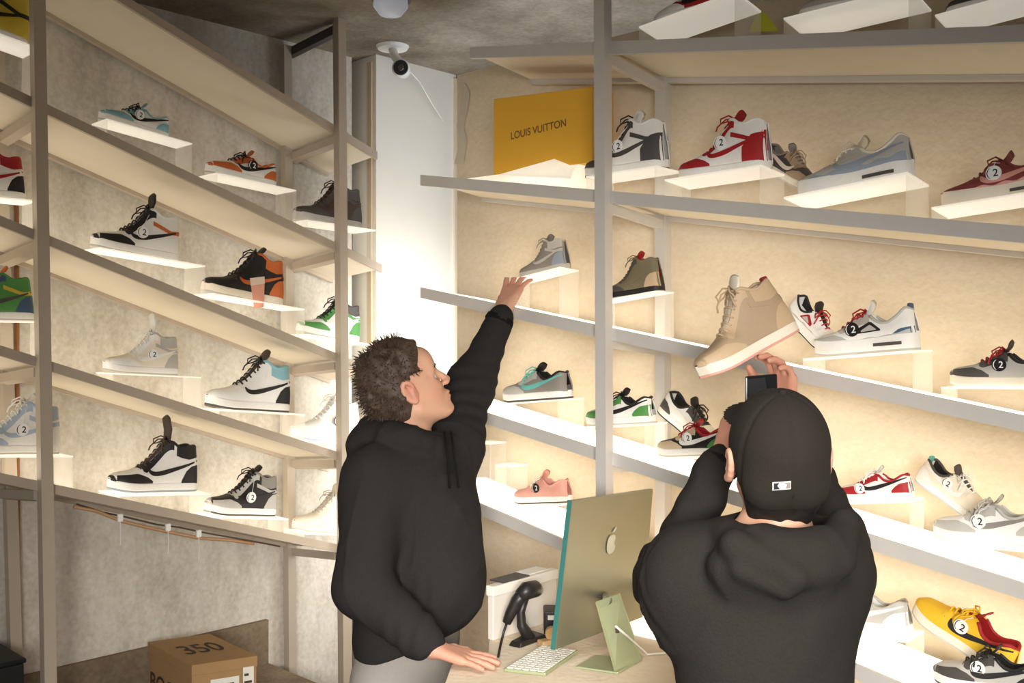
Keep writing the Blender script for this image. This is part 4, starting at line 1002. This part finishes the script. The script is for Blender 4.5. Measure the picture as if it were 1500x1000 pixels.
# fruit emblem on the back: position by (a across, b down) on the panel
def onp(a, b, lift=.004): return g3((TL*(1-a)+TR*a)*(1-b)+(BL*(1-a)+BR*a)*b+nb*lift)
ap = []; W_, H_ = .058, .062
for th in np.linspace(0, 2*math.pi, 40, False):
    r = 1-.10*math.cos(2*th)+.07*abs(math.sin(th))-.10*math.exp(-((th-math.pi/2)/.28)**2)-.05*math.exp(-((th-3*math.pi/2)/.3)**2)
    x, y = math.cos(th)*r, math.sin(th)*r
    if x > .62 and abs(y-.12) < .38: x = .95-math.sqrt(max(.0, .40**2-(y-.12)**2))*1.0
    ap.append((.50+x*W_, .36-y*H_))
lf = [(.505, .275), (.515, .255), (.545, .235), (.545, .255), (.530, .272)]
M_logo = mat('pale_emblem', (206, 204, 184), .25, .2)
MB().add([onp(*q) for q in ap], [tuple(range(len(ap)))]).add([onp(*q) for q in lf], [tuple(range(len(lf)))]).build('emblem', M_logo, mo)
M_foot = mat('green_aluminium', (176, 184, 146), .4, .45)
nk = [desk_pt(900, 984, .004), desk_pt(940, 967, .004), P(907, 869, 2.44), P(872, 882, 2.40)]
nn = Vector((.35, .75, .1)).normalized()*.006
MB().hexa([g3(v) for v in nk]+[g3(v+nn) for v in nk]).build('stand_neck', M_foot, mo, bevel=.0015)
MB().tube([g3(P(890, 879, 2.425)), onp(.52, .74, -.004)], .011, 14).build('hinge', M_alu, mo, smooth=True)
fq = [desk_pt(843, 979), desk_pt(905, 988), desk_pt(941, 967), desk_pt(872, 962)]
MB().hexa([g3(v+Vector((0, 0, .0008))) for v in fq]+[g3(v+Vector((0, 0, .006))) for v in fq]).build('stand_foot', M_foot, mo, bevel=.0015)
pn_ = (nk[0]+nk[1]+nk[2]+nk[3])/4
MB().tube([g3(pn_+Vector((-.004, -.004, .012))), g3(pn_+Vector((-.003, -.006, .0)))], .006, 12).build('cable_hole', mat('dark_hole', (60, 44, 36), .6), mo)
cb_ = MB().tube([P(902, 917, 2.36), P(920, 932, 2.44), desk_pt(948, 958, .006), desk_pt(975, 956, .004), desk_pt(1010, 950, .004)], .0028, 8).build('power_cable', mat('white_cable', (232, 228, 218), .5), None, smooth=True)
tag(cb_, 'white cable running from the monitor stand over the counter', 'cable')
# keyboard
kq = [desk_pt(738, 984), desk_pt(799, 991), desk_pt(847, 957), desk_pt(794, 949)]
ko = kq[0]; kb = thing('keyboard', 'slim pale keyboard lying in front of the monitor', 'keyboard', M=Matrix.Translation(ko))
MB().hexa([v-ko+Vector((0, 0, .0006)) for v in kq]+[v-ko+Vector((0, 0, .009)) for v in kq]).build('keyboard_body', M_foot, kb, bevel=.002)
b = MB()
for r_ in range(5):
    for c in range(13):
        f0, f1 = (c+.3)/13.4, (c+1.05)/13.4; g0, g1 = (r_+.3)/5.4, (r_+1.1)/5.4
        def kp(f, g_, dz): return (kq[1]*(1-g_)+kq[0]*g_)*(1-f)+(kq[2]*(1-g_)+kq[3]*g_)*f-ko+Vector((0, 0, dz))
        b.hexa([kp(f0, g0, .0088), kp(f1, g0, .0088), kp(f1, g1, .0088), kp(f0, g1, .0088), kp(f0, g0, .0115), kp(f1, g0, .0115), kp(f1, g1, .0115), kp(f0, g1, .0115)])
b.build('keys', mat('white_keys', (236, 232, 220), .5), kb)
# white box with papers
c_ = Vector((-.050, 2.66, DESK)); uN = Vector((UR.n.x, UR.n.y, 0)); uU = Vector((UR.u.x, UR.u.y, 0))
bx = thing('storage_box', 'white lidded box on the counter beside the scanner', 'box', M=Matrix.Translation(c_))
def bq(a0, a1, b0, b1, z0, z1): return [uU*a+uN*b_+Vector((0, 0, z)) for z in (z0, z1) for a, b_ in ((a0, b0), (a1, b0), (a1, b1), (a0, b1))]
M_card = mat('white_cardboard', (222, 214, 202), .7)
MB().hexa(bq(-.02, .0, 0, .27, .0006, .12)).build('box_body', M_card, bx, bevel=.002)
MB().hexa(bq(-.024, .004, -.004, .274, .118, .146)).build('box_lid', mat('white_lid', (236, 230, 218), .7), bx, bevel=.003)
p_ = MB().hexa([v+c_ for v in bq(-.05, .0, .04, .15, .1465, .150)]).build('leaflet', mat('dark_print', (70, 68, 70), .5), None); tag(p_, 'dark printed leaflet lying on the white box', 'leaflet')
p_ = MB().hexa([v+c_ for v in bq(-.06, -.012, .16, .25, .1465, .1485)]).build('paper_sheet', mat('paper', (240, 238, 232), .7), None); tag(p_, 'white paper sheet lying on the white box', 'paper')
# barcode scanner on its stand
M_blk = mat('black_plastic', (38, 35, 33), .4, 0, .1, 60)
sb = desk_pt(778, 942); sc = thing('barcode_scanner', 'black handheld barcode scanner resting in its stand', 'scanner', M=Matrix.Translation(sb))
def sp(x, y, Z): return P(x, y, Z)-sb
Zs = sb.y
MB().tube([sp(742, 912, Zs), sp(748, 898, Zs), sp(757, 880, Zs), sp(770, 866, Zs)], [.012, .015, .017, .020], 12).build('handle', M_blk, sc, smooth=True)
MB().tube([sp(760, 873, Zs-.01), sp(771, 865, Zs), sp(783, 862, Zs+.03), sp(787, 864, Zs+.045)], [.016, .024, .023, .018], 12).build('scanner_head', M_blk, sc, smooth=True)
MB().tube([sp(744, 908, Zs), sp(738, 925, Zs-.01), sp(733, 945, Zs-.02), desk_pt(730, 961, .004)-sb], .0035, 8).build('cord', M_blk, sc, smooth=True)
MB().tube([sp(772, 872, Zs+.01), sp(763, 895, Zs+.01), sp(764, 915, Zs+.01), sp(776, 936, Zs+.01)], [.008, .012, .014, .018], 10).build('stand_arm', M_blk, sc, smooth=True)
q = [desk_pt(744, 946), desk_pt(762, 950), desk_pt(802, 935), desk_pt(780, 928)]
MB().hexa([v-sb+Vector((0, 0, .0006)) for v in q]+[(v-sb)*.85+Vector((0, 0, .014)) for v in q]).build('stand_base', M_blk, sc, bevel=.003)
# small things behind the scanner
o_ = desk_pt(816, 924); cr_ = thing('receipt_printer', 'small black receipt printer behind the monitor edge', 'printer', M=Matrix.Translation(o_))
MB().box((0, 0, .032), .075, .075, .063).build('printer_body', M_blk, cr_, bevel=.004); MB().box((-.002, -.036, .048), .05, .01, .012).build('paper_slot', mat('white_slot', (210, 206, 200), .5), cr_)
tp = desk_pt(808, 946); tr_ = thing('tape_dispenser', 'small tan wooden tape dispenser beside the scanner base', 'dispenser', M=Matrix.Translation(tp))
MB().box((0, 0, .0105), .075, .028, .02, Matrix.Rotation(.6, 3, 'Z')).build('dispenser_base', mat('tan_wood', (186, 150, 104), .6), tr_, bevel=.003)
nn_ = 18; tb = MB(); 
MB().tube([(0, -.009, .034), (0, .009, .034)], .017, 18).build('tape_roll', mat('amber_tape', (170, 134, 84), .4), tr_, smooth=False)
o_ = MB().box(tuple(desk_pt(974, 918)+Vector((0, 0, .0075))), .045, .03, .014, Matrix.Rotation(-.5, 3, 'Z')).build('card_reader', M_blk, None, bevel=.003); tag(o_, 'small black card reader at the rear edge of the counter', 'card reader')

# ------------------------------------------------------------------ yellow box with lettering on the upper shelf
A0 = UR.hit(723, 256, .14); A1 = UR.hit(868, 246, .14)
zb = max(UR.z('2', *UR.sd(A0)), UR.z('2', *UR.sd(A1)))
A0 = Vector((A0.x, A0.y, zb+.035)); A1 = Vector((A1.x, A1.y, zb+.035))
yb = thing('gift_box', 'large yellow box with brown lettering on an upper shelf', 'box', M=Matrix.Translation(A0))
X_ = (A1-A0); wd = X_.length; X_.normalize(); N_ = Vector((-X_.y, X_.x, 0)).normalized()
hh0 = (UR.hit(723, 145, .14).z-A0.z); hh1 = (UR.hit(866, 127, .14).z-A0.z)
M_yel = mat('yellow_card', (222, 168, 52), .6, 0, .04, 12)
MB().hexa([Vector((0, 0, 0)), X_*wd, X_*wd+N_*.11, N_*.11, Vector((0, 0, hh0)), X_*wd+Vector((0, 0, hh1)), X_*wd+N_*.11+Vector((0, 0, hh1)), N_*.11+Vector((0, 0, hh0))]).build('box_body', M_yel, yb, bevel=.002)
MB().hexa([X_*(wd+.0005)+N_*.002, X_*(wd+.0015)+N_*.002, X_*(wd+.0015)+N_*.10, X_*(wd+.0005)+N_*.10]+[v+Vector((0, 0, hh1-.004)) for v in (X_*(wd+.0005)+N_*.002, X_*(wd+.0015)+N_*.002, X_*(wd+.0015)+N_*.10, X_*(wd+.0005)+N_*.10)]).build('box_flap', mat('pale_yellow_card', (226, 190, 110), .6), yb)
v, f = text_verts('LOUIS VUITTON', .034)
ct = X_*wd*.47+Vector((0, 0, hh0*.50)); wt = max(q.x for q in v)-min(q.x for q in v); kx = wd*.56/wt
slope = .05
vv = []
for q in v:
    x, y = q.x*kx, q.y
    vv.append(ct+X_*(x*math.cos(slope)-y*math.sin(slope))+Vector((0, 0, x*math.sin(slope)+y*math.cos(slope)))-N_*.0008)
MB().add(vv, f).build('box_lettering', mat('brown_print', (112, 84, 34), .6), yb)
# white sloped display stand in front of it and under it
ws = thing('display_stand', 'white sloped display stand below the yellow box', 'stand', M=Matrix.Translation(A0))
def shp(t, d, dz=0): return UR.pt('2', t, d, dz)-A0
sA, _ = UR.sd(A0); sB, _ = UR.sd(A1)
zt = A0.z-.0008
def top_(t, d, z): p = UR.plan(t, d); return Vector((p.x, p.y, z))-A0
lo4 = [shp(sA-.005, .02, .0006), shp(sB-.05, .02, .0006), shp(sB-.05, .26, .0006), shp(sA-.005, .26, .0006)]
hi4 = [shp(sA-.005, .02, .004), shp(sB-.05, .02, .004), top_(sB-.05, .26, zt), top_(sA-.005, .26, zt)]
hi4[2].z = zt-A0.z; hi4[3].z = zt-A0.z
m1 = [top_(sA-.005, .135, zt), top_(sB-.05, .135, zt)]
MB().add(lo4+hi4[:2]+m1[::-1]+hi4[2:][::1], [(0, 1, 2, 3), (0, 1, 5, 4), (4, 5, 6, 7), (7, 6, 8, 9), (1, 2, 8, 6, 5), (0, 3, 9, 7, 4), (2, 3, 9, 8)]).build('stand_wedge', M_plate_glow, ws)
fl = [UR.hit(730, 257, .012), UR.hit(836, 262, .012), UR.hit(842, 246, .115), UR.hit(812, 234, .125)]
MB().hexa([v-A0 for v in fl]+[v-A0+Vector((0, 0, .003)) for v in fl]).build('stand_flap', M_plate_glow, ws)  # glowing plate material brightens the flap's shaded underside

# ------------------------------------------------------------------ cardboard shoe carton on the ledge
def ledge_pt(x, y): Z = 1.30*F/(y-500); return P(x, y, Z)
M_kraft = mat('kraft_cardboard', (160, 126, 84), .8, 0, .08, 18); M_ink = mat('dark_print_ink', (66, 50, 36), .7)
Zc = 3.30; T_f = P(281, 975, Zc); zt_ = T_f.z
def at_z(x, y): Z = (H-zt_)*F/(y-500); return P(x, y, Z)
T_l, T_b, T_r = at_z(217, 941), at_z(300, 928), at_z(376, 961)
eL = (T_l-T_f); eR = (T_r-T_f)
hgt = zt_-LZ-.0008; base = Vector((T_f.x, T_f.y, LZ+.0008))
if hgt < .1: hgt = .1
ctn = thing('shoe_carton', 'brown cardboard shoe carton with dark lettering on the wooden ledge', 'box', M=Matrix.Translation(base))
MB().hexa([Vector((0, 0, 0)), eR, eR+eL, eL]+[v+Vector((0, 0, hgt)) for v in (Vector((0, 0, 0)), eR, eR+eL, eL)]).build('carton_body', M_kraft, ctn, bevel=.003)
MB().hexa([v+Vector((0, 0, hgt-.035)) for v in (-(eL+eR)*.004, eR*1.012-eL*.004, eR*1.012+eL*1.012, eL*1.012-eR*.004)]+[v+Vector((0, 0, hgt+.002)) for v in (-(eL+eR)*.004, eR*1.012-eL*.004, eR*1.012+eL*1.012, eL*1.012-eR*.004)]).build('carton_lid', M_kraft, ctn, bevel=.002)
def txt(s, size, origin, X, Y, name, m, fit=None):
    v, f = text_verts(s, size); 
    if fit: k_ = fit/(max(q.x for q in v)-min(q.x for q in v))
    else: k_ = 1
    MB().add([origin+X*(q.x*k_)+Y*q.y for q in v], f).build(name, m, ctn)
uR_, uL_ = eR.normalized(), eL.normalized(); nR_ = Vector((uR_.y, -uR_.x, 0)); nL_ = Vector((-uL_.y, uL_.x, 0))
if nR_.y > 0: nR_ = -nR_
if nL_.x > 0: nL_ = -nL_
txt('350', .16, (eR+eL)*.5+Vector((0, 0, hgt+.0032)), uR_, uL_, 'carton_lettering', M_ink, eR.length*.62)
txt('BOOST', .085, eL*.5+Vector((0, 0, hgt*.52-.02))+nL_*.0035, -uL_, Vector((0, 0, 1)), 'carton_lettering', M_ink, eL.length*.86)
def sticker(a0, a1, z0, z1, name):
    o = nR_*.0038
    s_ = MB().add([eR*a0+o+Vector((0, 0, z0)), eR*a1+o+Vector((0, 0, z0)), eR*a1+o+Vector((0, 0, z1)), eR*a0+o+Vector((0, 0, z1))], [(0, 1, 2, 3)]).build(name, mat('sticker_white', (222, 218, 208), .6), ctn)
    b = MB(); o = o*1.2
    for i in range(4):
        za = z0+(z1-z0)*(.12+.21*i); b.add([eR*(a0+.02)+o+Vector((0, 0, za)), eR*(a1-.03-.05*(i % 2))+o+Vector((0, 0, za)), eR*(a1-.03-.05*(i % 2))+o+Vector((0, 0, za+(z1-z0)*.07)), eR*(a0+.02)+o+Vector((0, 0, za+(z1-z0)*.07))], [(0, 1, 2, 3)])
    b.build('printed_lines', M_ink, s_)
sticker(.28, .72, hgt-.16, hgt-.055, 'sticker'); sticker(.78, .95, hgt-.15, hgt-.03, 'sticker')
# black crate at the picture's lower corner of the ledge
q = [ledge_pt(-60, 985), ledge_pt(64, 992), ledge_pt(58, 962), ledge_pt(-60, 958)]
bo = q[0]; bk_ = thing('crate', 'low black crate on the wooden ledge under the near shelves', 'crate', M=Matrix.Translation(bo))
dn = Vector((UL.u.x, UL.u.y, 0))*.36; dp = Vector((UL.n.x, UL.n.y, 0))*-.30
k0 = P(66, 1010, 3.05); k0 = Vector((k0.x, k0.y, LZ+.0008))-bo; ex = -Vector((UL.u.x, UL.u.y, 0))*.5; ey = Vector((UL.n.x, UL.n.y, 0))*.22; q0 = UL.plan(-.03, .05); k0 = Vector((q0.x, q0.y, LZ+.0008))-bo
MB().hexa([k0, k0+ex, k0+ex+ey, k0+ey]+[v+Vector((0, 0, .31)) for v in (k0, k0+ex, k0+ex+ey, k0+ey)]).build('crate_body', mat('black_crate', (30, 28, 28), .6), bk_, bevel=.006)
MB().hexa([v+Vector((0, 0, .311)) for v in (k0-ex*.01-ey*.02, k0+ex*1.01-ey*.02, k0+ex*1.01+ey*1.02, k0-ex*.01+ey*1.02)]+[v+Vector((0, 0, .325)) for v in (k0-ex*.01-ey*.02, k0+ex*1.01-ey*.02, k0+ex*1.01+ey*1.02, k0-ex*.01+ey*1.02)]).build('crate_rim', mat('black_rim', (22, 21, 21), .5), bk_, bevel=.004)

# ------------------------------------------------------------------ cables under the lowest left shelf, vertical copper pipe
def under(x, y, d=.02): return UL.hit(x, y, d)
w1 = MB().tube([under(x, y) for x, y in ((108, 742), (140, 748), (178, 763), (215, 772), (248, 779), (292, 788), (338, 791), (372, 796))], .0055, 8).build('copper_cable', mat('copper_cable', (188, 146, 106), .5), None, smooth=True)
tag(w1, 'thin copper coloured cable sagging under the lowest concrete-wall shelf', 'cable')
w2 = MB().tube([under(x, y, .045) for x, y in ((112, 738), (150, 750), (180, 756), (230, 768), (262, 772), (300, 780), (345, 788), (410, 800))], .003, 8).build('dark_cable', mat('dark_cable', (90, 76, 62), .5), None, smooth=True)
tag(w2, 'dark cable running just above the copper cable', 'cable')
for nm, x, y in (('nearest the near post', 176, 758), ('in the middle of the three', 246, 772), ('nearest the carton side', 291, 781)):
    c = under(x, y, .012); k_ = thing('cable_clip', 'small white cable clip under the lowest shelf, '+nm, 'clip', M=Matrix.Translation(c), group='white cable clips')
    MB().box((0, 0, 0), .018, .012, .026, Matrix.Rotation(.8, 3, 'Z')).build('clip_body', M_white, k_, bevel=.003); MB().tube([(0, 0, -.012), (.002, 0, -.04), (0, .002, -.09)], .0012, 6).build('clip_tail', M_white, k_)
pz = UL.hit(26, 850, .3615); pz2 = UL.hit(24, 560, .3615)
w3 = MB().tube([(pz.x, pz.y, LZ+.001), tuple(pz), (pz2.x, pz2.y, H+.6)], .0075, 10).build('copper_pipe', mat('copper_pipe', (176, 124, 88), .4, .4), None, smooth=True)
tag(w3, 'vertical copper pipe on the concrete wall beside the rear post', 'pipe')
# empty clear risers on the lowest right shelf
for nm, x0, y0, x1, y1, hgt_ in (('taller empty clear acrylic riser behind the reaching person', 704, 706, 730, 712, .145), ('shorter empty clear acrylic riser behind the reaching person', 734, 716, 758, 720, .095)):
    a = UR.hit(x0, y0, .2); sd_ = UR.sd(a); tw = .075; z0 = min(UR.z('5', sd_[0], .17), UR.z('5', sd_[0]+tw, .25)); a = UR.pt('5', sd_[0], .17)
    r_ = thing('display_riser', nm+' on the lowest plywood-wall shelf', 'riser', M=Matrix.Translation(a), group='acrylic shoe risers')
    def rq(t, d, z): p = UR.plan(sd_[0]+t, .17+d); return Vector((p.x, p.y, z))-a
    def zz(t, d): return UR.z('5', sd_[0]+t, .17+d)+.0006
    zt2 = a.z+hgt_
    MB().hexa([rq(0, 0, zt2), rq(tw, 0, zt2), rq(tw, .08, zt2), rq(0, .08, zt2)]+[rq(0, 0, zt2+.004), rq(tw, 0, zt2+.004), rq(tw, .08, zt2+.004), rq(0, .08, zt2+.004)]).build('riser_plate', M_plate_glow, r_)
    for t in (0, tw-.004):
        MB().hexa([rq(t, 0, zz(t, 0)), rq(t+.004, 0, zz(t+.004, 0)), rq(t+.004, .08, zz(t+.004, .08)), rq(t, .08, zz(t, .08))]+[rq(t, 0, zt2), rq(t+.004, 0, zt2), rq(t+.004, .08, zt2), rq(t, .08, zt2)]).build('riser_leg', M_clear, r_)
# peach tag on the orange and black high-top: a hanging card
pc = UL.hit(378, 432, .05)
pk = thing('hang_tag', 'peach paper tag hanging from the black and orange high-top', 'tag', M=Matrix.Translation(pc))
MB().add([Vector(q) for q in ((-.026, 0, .034), (.024, .0, .042), (.020, .004, -.045), (-.016, .004, -.048))], [(0, 1, 2, 3)]).build('tag_card', mat('peach_card', (222, 156, 128), .6), pk)
MB().add([Vector(q) for q in ((-.027, -.001, .034), (.025, -.001, .042), (.024, -.001, .068), (-.029, -.001, .062))], [(0, 1, 2, 3)]).build('tag_header', mat('pale_card', (222, 200, 176), .6), pk)

# ------------------------------------------------------------------ security camera, ceiling spotlight, tape
cp = c0+Vector((.10, .09)); cz = CE
cp = P(575, 68, 4.18); cp = Vector((cp.x, cp.y, CE))
cc_ = thing('security_camera', 'small round white security camera under the ceiling at the pillar', 'camera', M=Matrix.Translation(cp))
lens_c = P(587, 99, 4.06)-cp
MB().tube([(0, 0, -.001), (0, 0, -.014)], [.07, .062], 24).build('mount_plate', M_white, cc_, smooth=False)
MB().tube([(0, 0, -.012), Vector((.012, -.02, -.05)), lens_c+Vector((0, .04, .02))], .018, 12).build('bracket', M_white, cc_, smooth=True)
dr = Vector((-.05, -1, -.08)).normalized()
MB().tube([lens_c-dr*.075, lens_c-dr*.06, lens_c-dr*.01, lens_c], [.022, .034, .038, .036], 24).build('camera_body', M_white, cc_, smooth=True)
ln = MB().tube([lens_c+dr*.001, lens_c+dr*.006], [.031, .028], 24).build('lens_ring', M_blk, cc_, smooth=False)
MB().tube([lens_c+dr*.006, lens_c+dr*.009], [.014, .011], 16).build('lens', mat('lens_glass', (74, 66, 58), .1), ln)
sp_ = P(573, 2, 3.45); sp_ = Vector((sp_.x, sp_.y, CE)); sl_ = thing('ceiling_spotlight', 'round white ceiling spotlight in a dark fitting at the top', 'ceiling light', M=Matrix.Translation(sp_))
MB().tube([(0, 0, -.0005), (0, 0, -.06)], .068, 24).build('fitting', M_dark, sl_)
MB().tube([(0, -.012, -.055), (0, -.014, -.085), (0, -.015, -.112), (0, -.015, -.118)], [.058, .060, .040, .015], 24).build('bulb', mat('cool_bulb', (170, 172, 180), .3, emit=.25, emit_rgb=(205, 210, 225)), sl_, smooth=True)
wr = MB().tube([P(600, 104, 4.12), P(615, 120, 4.36), P(632, 150, 4.44), P(650, 178, 4.52)], .003, 6).build('camera_wire', M_white, None, smooth=True)
tag(wr, 'thin white wire running from the security camera down the pillar', 'wire')
tpm = MB(); path = [(676, 122), (681, 135), (676, 160), (674, 185), (677, 205), (670, 240)]
for (x0, y0), (x1, y1) in zip(path[:-1], path[1:]):
    pass
vs = []; 
for i, (x, y) in enumerate(path):
    a = UR.hit(x-3-(i % 2)*2, y, .357); b_ = UR.hit(x+5+(i % 3)*2, y, .357); vs += [a, b_]
tm = tpm.add(vs, [(2*i, 2*i+1, 2*i+3, 2*i+2) for i in range(len(path)-1)]).build('masking_tape', mat('pale_tape', (206, 196, 176), .7), None)
tag(tm, 'crumpled pale tape strip along the edge of the plywood beside the pillar', 'tape')

yc = MB().hexa([UR.hit(x, y, d) for d in (.26, .263) for x, y in ((1096, 47), (1141, 45), (1122, 20), (1112, 14))]).build('bright_card', mat('yellow_green_card', (206, 210, 60), .6), None)
tag(yc, 'bright yellow-green card standing between the topmost shelf sneakers', 'card')
# ------------------------------------------------------------------ lights, camera
def area(name, loc, target, size, power, rgb, sy=None):
    l = bpy.data.lights.new(name, 'AREA'); l.energy = power; l.color = rgb; l.size = size
    if sy: l.shape = 'RECTANGLE'; l.size_y = sy
    o = bpy.data.objects.new(name, l); col.objects.link(o); o.location = loc
    o.rotation_euler = (Vector(target)-Vector(loc)).to_track_quat('-Z', 'Y').to_euler(); return o
def narrow(o, deg): o.data.spread = math.radians(deg)
narrow(area('added_overhead_fill', (.1, .7, CE-.05), (.1, 1.15, .4), 1.5, 44, (1, .96, .90)), 100)  # added overhead fill for people and counter, no fixture modelled
narrow(area('added_front_fill', (.1, -.9, 1.75), (.1, 2.6, .95), 1.3, 20, (1, .97, .93), .8), 56)  # added fill behind the camera, narrowed to keep the upper walls dark
sh5 = UR.pt('5', .05, .16, -.06)
area('under_shelf_strip', sh5, sh5+Vector((.12, .14, -.5)), .06, 9, (1, .93, .82), .06)
area('added_pillar_fill', (-.16, 3.95, 1.45), (-.43, 4.47, 1.42), .35, 13, (1, .98, .95), 1.2)  # added lamp, hidden behind the reaching person, whitens the pillar
area('added_ceiling_fill', (.15, 3.8, 2.35), (.08, 3.85, CE), .5, 5, (.84, .9, 1))  # added lamp, unseen behind the plywood, brightens a bluish patch of ceiling
area('added_wall_fill', (-.3, 3.55, 1.0), (-.9, 4.0, .95), .3, 1.5, (1, .93, .82))  # added fill brightening the concrete wall beside the rear post
w = bpy.data.worlds.new('room_air'); scene.world = w; w.use_nodes = True
w.node_tree.nodes['Background'].inputs[0].default_value = (.9, .93, 1, 1)
w.node_tree.nodes['Background'].inputs[1].default_value = .16
cam = bpy.data.cameras.new('camera'); cam.lens = 35; cam.sensor_width = 36; cam.clip_start = .02
co = bpy.data.objects.new('camera', cam); col.objects.link(co); co.location = (0, 0, H); co.rotation_euler = (math.pi/2, 0, 0)
scene.camera = co
scene.view_settings.view_transform = 'Standard'; scene.view_settings.look = 'None'
scene.view_settings.exposure = 0; scene.view_settings.gamma = 1
scene.cycles.max_bounces = 8; scene.cycles.transparent_max_bounces = 24; scene.cycles.caustics_reflective = False; scene.cycles.caustics_refractive = False
scene.cycles.sample_clamp_indirect = 6; scene.cycles.use_denoising = True
